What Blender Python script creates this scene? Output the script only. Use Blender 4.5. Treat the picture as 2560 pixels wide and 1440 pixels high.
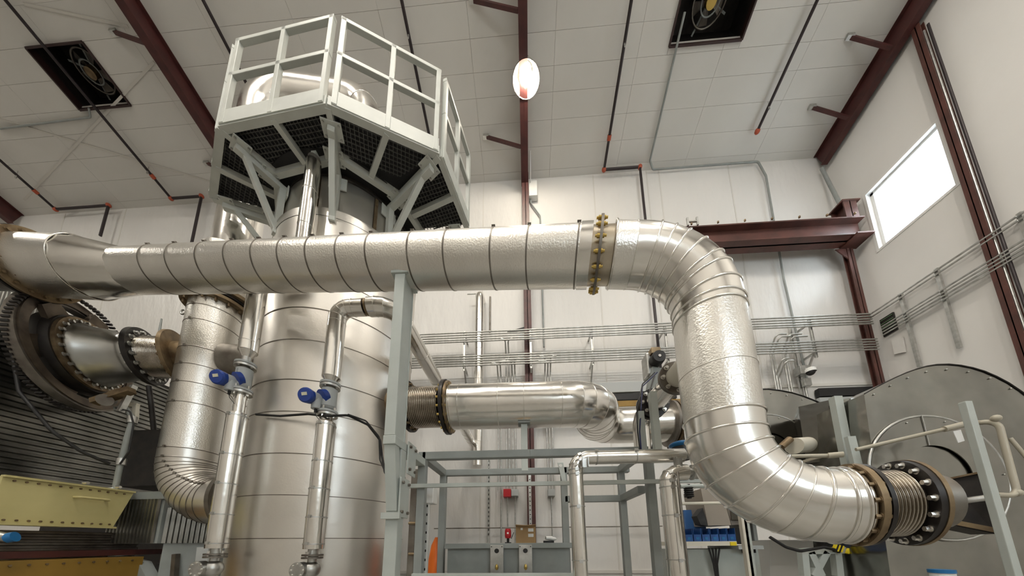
import bpy, math, random
from mathutils import Vector as V, Matrix
random.seed(7)
PI = math.pi
scene = bpy.context.scene
COL = scene.collection
for o in list(bpy.data.objects): bpy.data.objects.remove(o)

# ------------------------------------------------------------------ camera, world, lights, exposure
FPX, CX, CY = 734.18, 1280.0, 1230.93          # focal length and optical centre, px of the 2560x1440 frame
RT = V((0.99845216, 0.05505423, -0.00789373)); UP = V((0.01707109, -0.16828267, 0.98559095)); FW = V((-0.05293257, 0.98420017, 0.16896203))
EYE = V((0, 0, 1.6))
cam = bpy.data.cameras.new('camera'); camo = bpy.data.objects.new('camera', cam); COL.objects.link(camo)
camo.matrix_world = Matrix(((RT.x, UP.x, -FW.x, EYE.x), (RT.y, UP.y, -FW.y, EYE.y), (RT.z, UP.z, -FW.z, EYE.z), (0, 0, 0, 1)))
cam.sensor_width = 36; cam.lens = FPX * 36 / 2560
cam.shift_y = (CY - 720) / 2560; cam.shift_x = 0
cam.clip_start = 0.05; cam.clip_end = 200
scene.camera = camo
scene.view_settings.view_transform = 'Standard'; scene.view_settings.look = 'None'
scene.view_settings.gamma = 1; scene.view_settings.use_curve_mapping = False
scene.view_settings.exposure = 0.08
w = bpy.data.worlds.new('world'); scene.world = w; w.use_nodes = True
bg = w.node_tree.nodes['Background']; bg.inputs[0].default_value = (0.86, 0.95, 1.0, 1); bg.inputs[1].default_value = 9.0
LAMP = 760.0                                      # emission of each high-bay globe
LAMPCOL = (1.0, 0.94, 0.84)

# ------------------------------------------------------------------ pixel helpers (used to measure sizes off the photograph)
def ray(x, y): return RT * ((x - CX) / FPX) + UP * (-(y - CY) / FPX) + FW
def at(x, y, Y): d = ray(x, y); return EYE + d * (Y / d.y)
def atx(x, y, X): d = ray(x, y); return EYE + d * (X / d.x)
def atz(x, y, Z): d = ray(x, y); return EYE + d * ((Z - 1.6) / d.z)
EAVE, SL = 10.66, 0.2698
def atroof(x, y, h=0.0):
    d = ray(x, y); t = (EAVE - h + SL * 6 - 1.6) / (d.z + SL * d.y); return EYE + d * t
def roofz(Y, h=0.0): return EAVE - h + SL * (6 - Y)

# ------------------------------------------------------------------ materials
MATS = {}
def mat(name, col, rough=0.5, metal=0.0, bump=None, var=None, emit=None, aniso=None, scale3=(1, 1, 1), rvar=0.0):
    if name in MATS: return MATS[name]
    m = bpy.data.materials.new(name); m.use_nodes = True; nt = m.node_tree; N = nt.nodes; L = nt.links
    b = N['Principled BSDF']; b.inputs['Base Color'].default_value = (*col, 1); b.inputs['Roughness'].default_value = rough; b.inputs['Metallic'].default_value = metal
    tc = N.new('ShaderNodeTexCoord'); mp = N.new('ShaderNodeMapping'); mp.inputs['Scale'].default_value = scale3
    L.new(tc.outputs['Object'], mp.inputs[0])
    if var:
        n = N.new('ShaderNodeTexNoise'); n.inputs['Scale'].default_value = var[0]; n.inputs['Detail'].default_value = 6
        L.new(mp.outputs[0], n.inputs['Vector'])
        r = N.new('ShaderNodeValToRGB'); r.color_ramp.elements[0].position = 0.35; r.color_ramp.elements[1].position = 0.68
        r.color_ramp.elements[0].color = (*var[1], 1); r.color_ramp.elements[1].color = (*col, 1)
        L.new(n.outputs[0], r.inputs[0]); L.new(r.outputs[0], b.inputs['Base Color'])
        if rvar:
            mr = N.new('ShaderNodeMapRange'); mr.inputs[3].default_value = rough + rvar; mr.inputs[4].default_value = rough - rvar
            L.new(n.outputs[0], mr.inputs[0]); L.new(mr.outputs[0], b.inputs['Roughness'])
    if bump:
        src = None
        for sc, st, dist in bump:
            n2 = N.new('ShaderNodeTexNoise'); n2.inputs['Scale'].default_value = sc; n2.inputs['Detail'].default_value = 3
            L.new(mp.outputs[0], n2.inputs['Vector'])
            bm = N.new('ShaderNodeBump'); bm.inputs['Strength'].default_value = st; bm.inputs['Distance'].default_value = dist
            L.new(n2.outputs[0], bm.inputs['Height'])
            if src: L.new(src.outputs[0], bm.inputs['Normal'])
            src = bm
        L.new(src.outputs[0], b.inputs['Normal'])
    if emit:
        b.inputs['Emission Color'].default_value = (*emit[0], 1); b.inputs['Emission Strength'].default_value = emit[1]
    MATS[name] = m; return m
CLAD = mat('embossed aluminium jacket', (0.88, 0.86, 0.815), 0.31, 1, bump=[(90, 0.6, 0.004), (3.0, 0.25, 0.02)], var=(2.5, (0.76, 0.735, 0.69)), rvar=0.05)
CLADS = mat('smooth aluminium jacket', (0.90, 0.88, 0.84), 0.20, 1, bump=[(4.0, 0.3, 0.02)], var=(2.0, (0.78, 0.755, 0.71)), rvar=0.04)
SHELL = mat('brushed vessel jacket', (0.86, 0.83, 0.785), 0.36, 1, bump=[(60, 0.12, 0.004), (1.6, 0.35, 0.03)], var=(1.3, (0.70, 0.67, 0.62)), rvar=0.06)
DCREAM = mat('dull cream pipe', (0.46, 0.425, 0.34), 0.35)
SHEET = mat('stainless fan sheet', (0.37, 0.36, 0.33), 0.2, 1, bump=[(2.0, 0.6, 0.05)], var=(2.2, (0.24, 0.235, 0.215)), rvar=0.06)
GALV = mat('galvanised steel', (0.62, 0.62, 0.60), 0.38, 1, var=(14, (0.45, 0.45, 0.43)), bump=[(40, 0.1, 0.002)])
DSTEEL = mat('dark scaled steel', (0.30, 0.28, 0.25), 0.5, 0.9, var=(6, (0.16, 0.14, 0.12)), bump=[(30, 0.2, 0.003)])
CORR = mat('corrugated galvanised sheet', (0.40, 0.395, 0.37), 0.30, 1, var=(4, (0.22, 0.22, 0.205)))
BELL = mat('bellows stainless', (0.62, 0.575, 0.51), 0.24, 1, var=(8, (0.45, 0.41, 0.355)))
BRONZ = mat('heat tinted flange', (0.33, 0.25, 0.15), 0.5, 0.75, var=(9, (0.16, 0.11, 0.065)), bump=[(40, 0.3, 0.003)])
BLACKM = mat('black painted steel', (0.012, 0.011, 0.012), 0.42, 0.2, var=(12, (0.03, 0.025, 0.022)))
BLACK = mat('black rubber', (0.012, 0.012, 0.013), 0.55)
BOLT = mat('zinc bolts', (0.72, 0.70, 0.66), 0.3, 1)
BRASS = mat('yellow zinc studs', (0.62, 0.45, 0.14), 0.33, 1)
GREY = mat('light grey paint', (0.50, 0.535, 0.505), 0.42, 0, var=(5, (0.44, 0.475, 0.45)))
GREYP = mat('platform grey paint', (0.56, 0.575, 0.53), 0.4, 0, var=(5, (0.49, 0.505, 0.465)))
GREYD = mat('mid grey paint', (0.30, 0.32, 0.31), 0.45, 0, var=(6, (0.25, 0.27, 0.26)), bump=[(60, 0.1, 0.002)])
RED = mat('red oxide primer', (0.080, 0.021, 0.018), 0.5, 0, var=(7, (0.052, 0.014, 0.013)), bump=[(50, 0.1, 0.002)])
REDB = mat('worn red oxide primer', (0.115, 0.040, 0.030), 0.5, 0, var=(3, (0.062, 0.024, 0.018)), bump=[(50, 0.1, 0.002)])
ROOFM = mat('white vinyl roof liner', (0.68, 0.66, 0.62), 0.48, 0, bump=[(1.2, 0.5, 0.05), (14, 0.06, 0.01)], var=(0.6, (0.63, 0.61, 0.57)))
WALLM = mat('white vinyl wall liner', (0.74, 0.725, 0.70), 0.42, 0, bump=[(2.4, 0.45, 0.06), (11, 0.25, 0.010)], var=(0.5, (0.70, 0.685, 0.66)), scale3=(1.5, 1.5, 0.5))
WALLR = mat('smooth white wall liner', (0.78, 0.765, 0.74), 0.5, 0, bump=[(1.2, 0.3, 0.04), (8, 0.12, 0.01)], var=(0.5, (0.74, 0.725, 0.70)))
FLOORM = mat('grey sealed concrete', (0.34, 0.33, 0.305), 0.4, 0, var=(1.5, (0.27, 0.26, 0.24)), bump=[(20, 0.1, 0.004)])
PIPEB = mat('black iron pipe', (0.028, 0.020, 0.022), 0.45, 0.2)
ORANGEF = mat('red fitting', (0.42, 0.075, 0.03), 0.45)
BLUE = mat('blue housing paint', (0.016, 0.05, 0.27), 0.25)
BLUE2 = mat('blue motor paint', (0.01, 0.14, 0.36), 0.35)
BINB = mat('blue bin plastic', (0.02, 0.10, 0.33), 0.35, var=(8, (0.015, 0.06, 0.22)))
MGREY = mat('meter body grey', (0.42, 0.44, 0.44), 0.35)
YEL = mat('pale yellow paint', (0.60, 0.53, 0.25), 0.45, 0, var=(4, (0.52, 0.46, 0.21)), bump=[(7, 0.15, 0.01)])
OCH = mat('ochre paint', (0.30, 0.175, 0.028), 0.5, 0, var=(4, (0.22, 0.13, 0.022)), bump=[(7, 0.15, 0.01)])
WHITEP = mat('white plastic', (0.80, 0.80, 0.78), 0.35)
LCD = mat('cream display', (0.62, 0.60, 0.44), 0.3)
CARD = mat('cardboard', (0.42, 0.27, 0.13), 0.8, 0, var=(6, (0.37, 0.235, 0.11)))
ALARM = mat('alarm red', (0.45, 0.012, 0.02), 0.35)
ORG = mat('orange sheet plastic', (0.85, 0.17, 0.01), 0.4, bump=[(5, 0.5, 0.03)])
TAN = mat('tan cabinet', (0.36, 0.31, 0.26), 0.5, var=(3, (0.31, 0.27, 0.225)))
TYEL = mat('yellow tape', (0.85, 0.66, 0.02), 0.4)
CREAM = mat('cream enamel', (0.72, 0.68, 0.58), 0.35)
GRATE = mat('grating bars', (0.16, 0.16, 0.155), 0.45, 0.5)
LAMPM = mat('lamp globe', (1, 1, 1), 0.5, emit=(LAMPCOL, LAMP))
LAMPV = mat('dimmed lamp globe', (1, 1, 1), 0.5, emit=((1.0, .90, .74), LAMP * .38))  # visible globe dimmed to keep the wall beside it from washing out
GLASS = mat('window pane', (0.95, 0.98, 1.0), 0.05)
GLASS.node_tree.nodes['Principled BSDF'].inputs['Transmission Weight'].default_value = 1.0
GLASS.node_tree.nodes['Principled BSDF'].inputs['IOR'].default_value = 1.01
VINYL = mat('white window frame', (0.78, 0.77, 0.75), 0.4)
SUNL = mat('cable blue', (0.01, 0.015, 0.09), 0.5)

# ------------------------------------------------------------------ mesh builder
WO = {}
class MB:
    def __init__(s): s.v = []; s.f = []; s.sm = []
    def add(s, vs, fs, smooth=False):
        b = len(s.v); s.v += [tuple(p) for p in vs]; s.f += [tuple(i + b for i in f) for f in fs]; s.sm += [smooth] * len(fs); return s
    def quad(s, *p): return s.add(p, [tuple(range(len(p)))])
    def box(s, c, sx, sy, sz, R=None):
        c = V(c); P = []
        for k in (-.5, .5):
            for j in (-.5, .5):
                for i in (-.5, .5):
                    q = V((i * sx, j * sy, k * sz)); P.append(c + (R @ q if R else q))
        return s.add(P, [(0, 2, 3, 1), (4, 5, 7, 6), (0, 1, 5, 4), (2, 6, 7, 3), (0, 4, 6, 2), (1, 3, 7, 5)])
    def bb(s, a, b):  # box from min corner to max corner
        a = V(a); b = V(b); d = b - a; return s.box((a + b) / 2, abs(d.x), abs(d.y), abs(d.z))
    def beam(s, a, b, w_, h_, up=(0, 0, 1)):
        a = V(a); b = V(b); d = (b - a); L = d.length; d.normalize(); x = d.cross(V(up))
        if x.length < 1e-4: x = d.cross(V((0, 1, 0)))
        x.normalize(); y = x.cross(d); R = Matrix((x, d, y)).transposed()
        return s.box((a + b) / 2, w_, L, h_, R)
    def ibeam(s, a, b, h, w_, t, up=(0, 0, 1)):
        a = V(a); b = V(b); d = (b - a).normalized(); x = d.cross(V(up)).normalized(); y = x.cross(d)
        s.beam(a, b, t, h, up)
        for k in (-1, 1): s.beam(a + y * k * (h - t) / 2, b + y * k * (h - t) / 2, w_, t, up)
        return s
    def chan(s, a, b, h, w_, t, up=(0, 0, 1)):  # slotted-channel look: web + 2 lips
        a = V(a); b = V(b); d = (b - a).normalized(); x = d.cross(V(up)).normalized(); y = x.cross(d)
        s.beam(a, b, w_, t, up)
        for k in (-1, 1): s.beam(a + x * k * (w_ - t) / 2 + y * h / 2, b + x * k * (w_ - t) / 2 + y * h / 2, t, h, up)
        return s
    def frame(s, d):
        d = V(d).normalized(); u = d.cross(V((0, 0, 1)))
        if u.length < 1e-3: u = d.cross(V((0, 1, 0)))
        u.normalize(); return d, u, u.cross(d)
    def cyl(s, a, b, r0, r1=None, n=24, caps=True):
        a = V(a); b = V(b); r1 = r0 if r1 is None else r1; d, u, v = s.frame(b - a)
        A = [a + (u * math.cos(t) + v * math.sin(t)) * r0 for t in [2 * PI * i / n for i in range(n)]]
        B = [b + (u * math.cos(t) + v * math.sin(t)) * r1 for t in [2 * PI * i / n for i in range(n)]]
        s.add(A + B, [(i, i + n, (i + 1) % n + n, (i + 1) % n) for i in range(n)], True)
        if caps:
            s.add(A, [tuple(range(n))]); s.add(B, [tuple(reversed(range(n)))])
        return s
    def lathe(s, c, axis, prof, n=32):  # prof: list of (t along axis, radius)
        c = V(c); d, u, v = s.frame(axis)
        for (t0, r0), (t1, r1) in zip(prof, prof[1:]):
            A = [c + d * t0 + (u * math.cos(q) + v * math.sin(q)) * r0 for q in [2 * PI * i / n for i in range(n)]]
            B = [c + d * t1 + (u * math.cos(q) + v * math.sin(q)) * r1 for q in [2 * PI * i / n for i in range(n)]]
            s.add(A + B, [(i, i + n, (i + 1) % n + n, (i + 1) % n) for i in range(n)], abs(t1 - t0) > 1e-6 and abs(r1 - r0) < 3 * abs(t1 - t0))
        return s
    def slathe(s, c, axis, prof, n=32):  # fully smooth shared-vertex lathe
        c = V(c); d, u, v = s.frame(axis); P = []
        for t, r in prof: P += [c + d * t + (u * math.cos(q) + v * math.sin(q)) * r for q in [2 * PI * i / n for i in range(n)]]
        F = [(k * n + i, (k + 1) * n + i, (k + 1) * n + (i + 1) % n, k * n + (i + 1) % n) for k in range(len(prof) - 1) for i in range(n)]
        return s.add(P, F, True)
    def ringd(s, c, axis, ri, ro, th, n=40):
        h = th / 2; return s.lathe(c, axis, [(-h, ri), (-h, ro), (h, ro), (h, ri), (-h, ri)], n)
    def tube(s, pts, r, n=10, caps=True, T=None):
        pts = [V(p) for p in pts]; m = len(pts); rs = r if isinstance(r, (list, tuple)) else [r] * m
        T = T or [(pts[min(i + 1, m - 1)] - pts[max(i - 1, 0)]).normalized() for i in range(m)]
        u = T[0].cross(V((0, 0, 1)))
        if u.length < 1e-3: u = T[0].cross(V((0, 1, 0)))
        u.normalize(); P = []
        for i in range(m):
            if i: u = (u - T[i] * u.dot(T[i])).normalized()
            v = T[i].cross(u)
            P += [pts[i] + (u * math.cos(q) + v * math.sin(q)) * rs[i] for q in [2 * PI * k / n for k in range(n)]]
        s.add(P, [(k * n + i, k * n + (i + 1) % n, (k + 1) * n + (i + 1) % n, (k + 1) * n + i) for k in range(m - 1) for i in range(n)], True)
        if caps: s.add(P[:n], [tuple(reversed(range(n)))]); s.add(P[-n:], [tuple(range(n))])
        return s
    def torus(s, c, axis, R, r, n=32, k=6):
        c = V(c); d, u, v = s.frame(axis); P = []
        for i in range(n):
            q = 2 * PI * i / n; e = u * math.cos(q) + v * math.sin(q)
            P += [c + e * (R + r * math.cos(2 * PI * j / k)) + d * r * math.sin(2 * PI * j / k) for j in range(k)]
        return s.add(P, [(i * k + j, ((i + 1) % n) * k + j, ((i + 1) % n) * k + (j + 1) % k, i * k + (j + 1) % k) for i in range(n) for j in range(k)], True)
    def prism(s, poly, off):
        poly = [V(p) for p in poly]; off = V(off); n = len(poly); Q = [p + off for p in poly]
        s.add(poly, [tuple(range(n))]); s.add(Q, [tuple(reversed(range(n)))])
        return s.add(poly + Q, [(i, i + n, (i + 1) % n + n, (i + 1) % n) for i in range(n)])
    def sph(s, c, r, n=16, m=10, sc=(1, 1, 1)):
        c = V(c); P = []
        for j in range(m + 1):
            for i in range(n):
                a = PI * j / m; b = 2 * PI * i / n
                P.append(c + V((r * sc[0] * math.sin(a) * math.cos(b), r * sc[1] * math.sin(a) * math.sin(b), r * sc[2] * math.cos(a))))
        return s.add(P, [(j * n + i, (j + 1) * n + i, (j + 1) * n + (i + 1) % n, j * n + (i + 1) % n) for j in range(m) for i in range(n)], True)
    def build(s, name, m, parent=None, origin=None, label=None, bevel=0, kind=None, cat=None, group=None):
        me = bpy.data.meshes.new(name)
        if parent is not None: O = WO[parent.name]
        elif origin is not None: O = V(origin)
        else:
            xs = [p[0] for p in s.v]; ys = [p[1] for p in s.v]; zs = [p[2] for p in s.v]
            O = V(((min(xs) + max(xs)) / 2, (min(ys) + max(ys)) / 2, min(zs)))
        me.from_pydata([(p[0] - O.x, p[1] - O.y, p[2] - O.z) for p in s.v], [], s.f)
        me.polygons.foreach_set('use_smooth', s.sm); me.materials.append(m); me.update()
        o = bpy.data.objects.new(name, me); COL.objects.link(o)
        if parent is not None: o.parent = parent
        else: o.location = O
        WO[o.name] = O
        if label: o['label'] = label
        if kind: o['kind'] = kind
        if cat: o['category'] = cat
        if group: o['group'] = group
        if bevel:
            b = o.modifiers.new('bevel', 'BEVEL'); b.width = bevel; b.segments = 2; b.limit_method = 'ANGLE'
        return o
def thing(name, label, cat, loc, group=None):
    o = bpy.data.objects.new(name, None); COL.objects.link(o); o.location = V(loc); WO[o.name] = V(loc)
    o.empty_display_size = 0.1; o['label'] = label; o['category'] = cat
    if group: o['group'] = group
    return o
def struct(name, mb, m, **k): return mb.build(name, m, kind='structure', **k)
def inst(src, parent, loc, R=None):  # linked copy of a part, mesh data shared
    c = src.copy(); COL.objects.link(c); c.parent = parent; c.matrix_local = Matrix.Translation(loc) @ (R.to_4x4() if R else Matrix.Identity(4)); WO[c.name] = WO[parent.name] + V(loc); return c
def copy_tree(src, loc, label=None, rot=None):
    c = src.copy(); COL.objects.link(c); c.location = V(loc); WO[c.name] = V(loc)
    if rot: c.rotation_euler = rot
    if label: c['label'] = label
    for ch in list(src.children):
        d = ch.copy(); COL.objects.link(d); d.parent = c; WO[d.name] = V(loc)
        for g in list(ch.children):
            e = g.copy(); COL.objects.link(e); e.parent = d; WO[e.name] = V(loc)
    return c
def axisR(d):  # rotation taking +Z onto d
    return V((0, 0, 1)).rotation_difference(V(d).normalized()).to_matrix()
def hexmesh(size, ln, m):
    b = MB(); b.cyl((0, 0, 0), (0, 0, ln), size, n=6); b.cyl((0, 0, -0.002), (0, 0, 0.003), size * 1.35, n=12)
    me = bpy.data.meshes.new('bolt'); me.from_pydata(b.v, [], b.f); me.materials.append(m); return me
BM = {}
def bolts(parent, c, axis, rb, n, size, ln, m, ph=0.0, name='bolt', half=0.0):
    key = (round(size, 4), round(ln, 4), m.name)
    if key not in BM: BM[key] = hexmesh(size, ln, m)
    d, u, v = MB().frame(axis); c = V(c); O = WO[parent.name]
    for i in range(n):
        q = 2 * PI * i / n + ph; p = c + (u * math.cos(q) + v * math.sin(q)) * rb
        o = bpy.data.objects.new(name, BM[key]); COL.objects.link(o); o.parent = parent
        o.matrix_local = Matrix.Translation(p - O) @ axisR(d).to_4x4(); WO[o.name] = p
def flange(parent, c, axis, ri, ro, th, m, nb=0, bs=0.012, bl=0.015, bm=None, sides=(1,), name='flange', sub=True):
    f = MB().ringd(c, axis, ri, ro, th, 48).build(name, m, parent, bevel=0.002)
    if nb:
        for sd in sides:
            d = V(axis).normalized() * sd
            bolts(f if sub else parent, V(c) + d * th / 2, d, (ri * 0.35 + ro * 0.65), nb, bs, bl, bm or BOLT)
    return f
def path(pts, Rs, step=0.04):  # polyline with filleted corners -> dense points
    pts = [V(p) for p in pts]; out = [pts[0]]
    if not isinstance(Rs, (list, tuple)): Rs = [Rs] * len(pts)
    for i in range(1, len(pts) - 1):
        a = (pts[i - 1] - pts[i]).normalized(); b = (pts[i + 1] - pts[i]).normalized(); ang = a.angle(b)
        R = Rs[i]; t = R / math.tan(ang / 2); p0 = pts[i] + a * t; bis = (a + b).normalized(); cen = pts[i] + bis * (R / math.sin(ang / 2))
        p1 = pts[i] + b * t; v0 = p0 - cen; v1 = p1 - cen; tot = v0.angle(v1); n = max(6, int(tot * R / step)); ax = v0.cross(v1).normalized()
        for k in range(n + 1): out.append(cen + Matrix.Rotation(tot * k / n, 3, ax) @ v0)
    out.append(pts[-1]); return out
def resample(P, s0, s1, step=0.05):
    acc = [0]
    for a, b in zip(P, P[1:]): acc.append(acc[-1] + (b - a).length)
    def pt(s):
        s = min(max(s, 0), acc[-1])
        for i in range(len(P) - 1):
            if acc[i + 1] >= s - 1e-9:
                L = acc[i + 1] - acc[i]; return P[i].lerp(P[i + 1], (s - acc[i]) / L if L > 1e-9 else 0)
        return P[-1]
    n = max(2, int((s1 - s0) / step) + 1); return [pt(s0 + (s1 - s0) * k / n) for k in range(n + 1)]
def plen(P): return sum((b - a).length for a, b in zip(P, P[1:]))
def clad_pipe(parent, P, rfun, cuts, m, bead=0.006, beadfn=None, n=40, name='jacket_section', band=None, bandm=None):
    """jacketed pipe: one part per jacket section, each with a rolled bead at its start; optional separate straps"""
    Lt = plen(P); cuts = [0] + [c for c in cuts if 0 < c < Lt] + [Lt]
    for i, (a, b) in enumerate(zip(cuts, cuts[1:])):
        q = resample(P, a, b, 0.05); rs = [rfun(a + (b - a) * k / (len(q) - 1)) + 0.0012 * (1 - k / (len(q) - 1)) for k in range(len(q))]
        def tg(x): u_ = resample(P, max(0, x - .006), min(Lt, x + .006), 1); return (u_[-1] - u_[0]).normalized()
        TT = [tg(a + (b - a) * k / (len(q) - 1)) for k in range(len(q))]
        mb = MB(); mb.tube(q, rs, n, True, TT)
        mm = m(a, b) if callable(m) else m
        bd = beadfn(i) if beadfn else bead
        if i and bd: mb.torus(q[0], TT[0], rfun(a) + 0.0005, bd, n, 6)
        mb.build(name, mm, parent)
        if band and i:
            d = TT[0]; st = MB().ringd(q[0] + d * 0.004, d, rfun(a) - 0.002, rfun(a) + 0.0035, band, n)
            u = d.cross(V((0, 0, 1))); u = u.normalized() if u.length > .01 else V((1, 0, 0)); e = (V((0, -0.75, 0.6)) - d * d.dot(V((0, -0.75, 0.6)))).normalized()
            st.box(q[0] + e * (rfun(a) + 0.006), 0.022, 0.022, 0.012, axisR(e)); st.build('strap', bandm or GALV, parent)
def conduit(pts, r, label, group=None, m=None, R=0.12, name='conduit', cat='conduit', n=8, parent=None):
    P = path(pts, R, 0.03) if len(pts) > 2 else [V(p) for p in pts]
    mb = MB().tube(P, r, n)
    if parent: return mb.build(name, m or GALV, parent, label=label)
    return mb.build(name, m or GALV, cat=cat, label=label, group=group)

# ================================================================== THE SETTING
XR, XL, YB, YF = 7.215, -19.0, 6.0, -7.0
VX = (-9.70, -8.50, 3.69, 4.43); VR = (2.90, 4.26, 3.60, 4.34)
def roof_slab(x0, x1, y0, y1, mb, th=0.05, gap=0.0):
    x0 += gap; x1 -= gap; y0 += gap; y1 -= gap
    P = [V((x0, y0, roofz(y0))), V((x1, y0, roofz(y0))), V((x1, y1, roofz(y1))), V((x0, y1, roofz(y1)))]
    mb.prism([P[0], P[3], P[2], P[1]], (0, 0, th))
mb = MB(); roof_slab(XL, XR + .1, YF - .1, 3.30, mb, .1)
ceil = struct('ceiling', mb, ROOFM, origin=(0, 0, 10.6))
# liner panels in view, each its own piece; two openings are left for the ventilators
ys = [3.30, 3.69, 4.06, 4.43, 4.74, 5.10, 5.48, 5.86, 6.02]; xs = [-19.0 + 1.64 * i for i in range(17)]
def cut(x0, x1, y0, y1, H):  # rectangles of the panel left after removing hole H
    a, b, c, d = H
    if x1 <= a or x0 >= b or y1 <= c or y0 >= d: return [(x0, x1, y0, y1)]
    o = []
    if x0 < a: o.append((x0, a, y0, y1))
    if x1 > b: o.append((b, x1, y0, y1))
    xa, xb = max(x0, a), min(x1, b)
    if y0 < c: o.append((xa, xb, y0, c))
    if y1 > d: o.append((xa, xb, d, y1))
    return o
for i in range(16):
    for j in range(8):
        R_ = cut(xs[i], min(xs[i + 1], XR + .05), ys[j], ys[j + 1], VX)
        R2 = [q for r in R_ for q in cut(*r, VR)]
        if not R2: continue
        mb = MB()
        for r in R2: roof_slab(*r, mb, .04, .0018)
        mb.build('roof_panel', ROOFM, ceil)
# roof skin above the panels (with the same openings)
mb = MB()
for r in [(XL, VX[0], 3.3, 6.1), (VX[0], VX[1], 3.3, VX[2]), (VX[0], VX[1], VX[3], 6.1), (VX[1], VR[0], 3.3, 6.1), (VR[0], VR[1], 3.3, VR[2]), (VR[0], VR[1], VR[3], 6.1), (VR[1], XR + .1, 3.3, 6.1)]:
    q = MB(); roof_slab(*r, q, .05); mb.add([(a, b, c + .05) for a, b, c in q.v], q.f)
mb.build('roof_deck', ROOFM, ceil)
mb = MB()   # soft crossing creases of the liner under the roof bracing on the left, and straps on the right
for a, b in [((0, 298), (545, 460)), ((60, 10), (320, 66)), ((385, 155), (60, 500)), ((0, 322), (225, 290))]:
    p = atroof(*a, .012); q = atroof(*b, .012); mb.beam(p, q, .035, .012, (0, .26, 1))
mb.build('liner_crease', mat('liner crease', (0.60, 0.575, 0.53), 0.6), ceil)
mb = MB().bb((XL, YF, -.1), (XR, YB, 0)); struct('floor', mb, FLOORM)
mb = MB().bb((XL, YB, 0), (XR + .1, YB + .12, roofz(YB) + .12)); wb = struct('wall_back', mb, WALLM, origin=(0, YB, 0))
# liner seams running up the back wall
for x in (-16.4, -12.6, -10.8, -5.7, -3.6, -1.0, 1.75, 3.05, 3.35, 5.0):
    MB().bb((x, YB - .006, .0), (x + .03, YB, EAVE - .02)).build('liner_seam', ROOFM, wb)
for z in (1.0, 4.75):
    MB().bb((XL, YB - .025, z), (XR, YB, z + .06)).build('liner_seam', ROOFM, wb)
# right end wall with one high window
WY0, WY1, WZ0, WZ1 = 4.36, 5.44, 7.42, 8.75
mb = MB()
for y0, y1, z0, z1 in [(YF, WY0, 0, 13.9), (WY1, YB, 0, 10.8), (WY0, WY1, 0, WZ0), (WY0, WY1, WZ1, 11.1)]:
    mb.bb((XR, y0, z0), (XR + .16, y1, z1))
wr = struct('wall_right', mb, WALLR, origin=(XR, 0, 0))
mb = MB(); X1 = XR + .05
for y0, y1, z0, z1 in [(WY0, WY1, WZ0, WZ0 + .05), (WY0, WY1, WZ1 - .05, WZ1), (WY0, WY0 + .05, WZ0, WZ1), (WY1 - .05, WY1, WZ0, WZ1)]:
    mb.bb((XR + .08, y0, z0), (XR + .13, y1, z1))
win = struct('window_1', mb, VINYL)
MB().bb((XR + .10, WY0 + .05, WZ0 + .05), (XR + .105, WY1 - .05, WZ1 - .05)).build('pane', GLASS, win)
mb = MB()
for y0, y1, z0, z1 in [(WY0 - .05, WY1 + .05, WZ0 - .05, WZ0), (WY0 - .05, WY1 + .05, WZ1, WZ1 + .05), (WY0 - .05, WY0, WZ0, WZ1), (WY1, WY1 + .05, WZ0, WZ1)]:
    mb.bb((XR - .012, y0, z0), (XR + .002, y1, z1))
mb.build('trim', VINYL, win)
# walls outside the view (left end and the wall behind the camera, with a band of windows)
struct('wall_left', MB().bb((XL - .12, YF, 0), (XL, YB, 13.9)), WALLM)
mb = MB(); FX = [(1.6 + 1.9 * i, 1.6 + 1.9 * i + 1.3) for i in range(3)]
mb.bb((XL, YF - .12, 0), (XR, YF, 4.2)); mb.bb((XL, YF - .12, 6.4), (XR, YF, 14.3))
e = [XL] + [q for p in FX for q in p] + [XR]
for a, b in zip(e[::2], e[1::2]): mb.bb((a, YF - .12, 4.2), (b, YF, 6.4))
struct('wall_front', mb, WALLM)
for i, (a, b) in enumerate(FX):
    m_ = MB()
    for x0, x1, z0, z1 in [(a, b, 4.2, 4.27), (a, b, 6.33, 6.4), (a, a + .07, 4.2, 6.4), (b - .07, b, 4.2, 6.4), ((a + b) / 2 - .03, (a + b) / 2 + .03, 4.2, 6.4), (a, b, 5.27, 5.33)]:
        m_.bb((x0, YF - .09, z0), (x1, YF - .03, z1))
    wf = struct('window_%d' % (i + 2), m_, VINYL); MB().bb((a + .02, YF - .065, 4.22), (b - .02, YF - .06, 6.38)).build('pane', GLASS, wf)

# ------------------------------------------------------------------ red steel frames: roof rafters with flange braces, columns
def rafter(x, label, braces, y1=5.93, h=.42, fw=.165, shift=0):
    a = (x, YF + .1, roofz(YF + .1) - h / 2 - .012); b = (x, y1, roofz(y1) - h / 2 - .012)
    t = thing('roof_rafter', label, 'roof beam', (x, y1, roofz(y1) - h), 'red roof rafters')
    MB().ibeam(a, b, h, fw, .014).build('beam', RED, t)
    for px in braces:
        p = atroof(*px, .03); q = V((x + (-.08 if p.x < x else .08), p.y + .02, roofz(p.y) - h + .05))
        g = MB().beam(p, q, .05, .05).build('flange_brace', RED, t)
        MB().box(p, .13, .07, .06).build('brace_clip', GALV, g)
    return t
rafter(.06, 'dark red steel rafter running up the roof beside the glaring lamp', [(1215, 342), (1182, 0)])
rafter(-6.96, 'dark red steel rafter ending behind the caged platform', [(285, 80), (517, 408)])
rafter(7.06, 'dark red steel rafter along the top of the right end wall', [(2125, 92), (2030, 268)], fw=.14)
rafter(-13.9, 'dark red steel rafter stub at the left picture edge, above the large duct flange', [])
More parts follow.
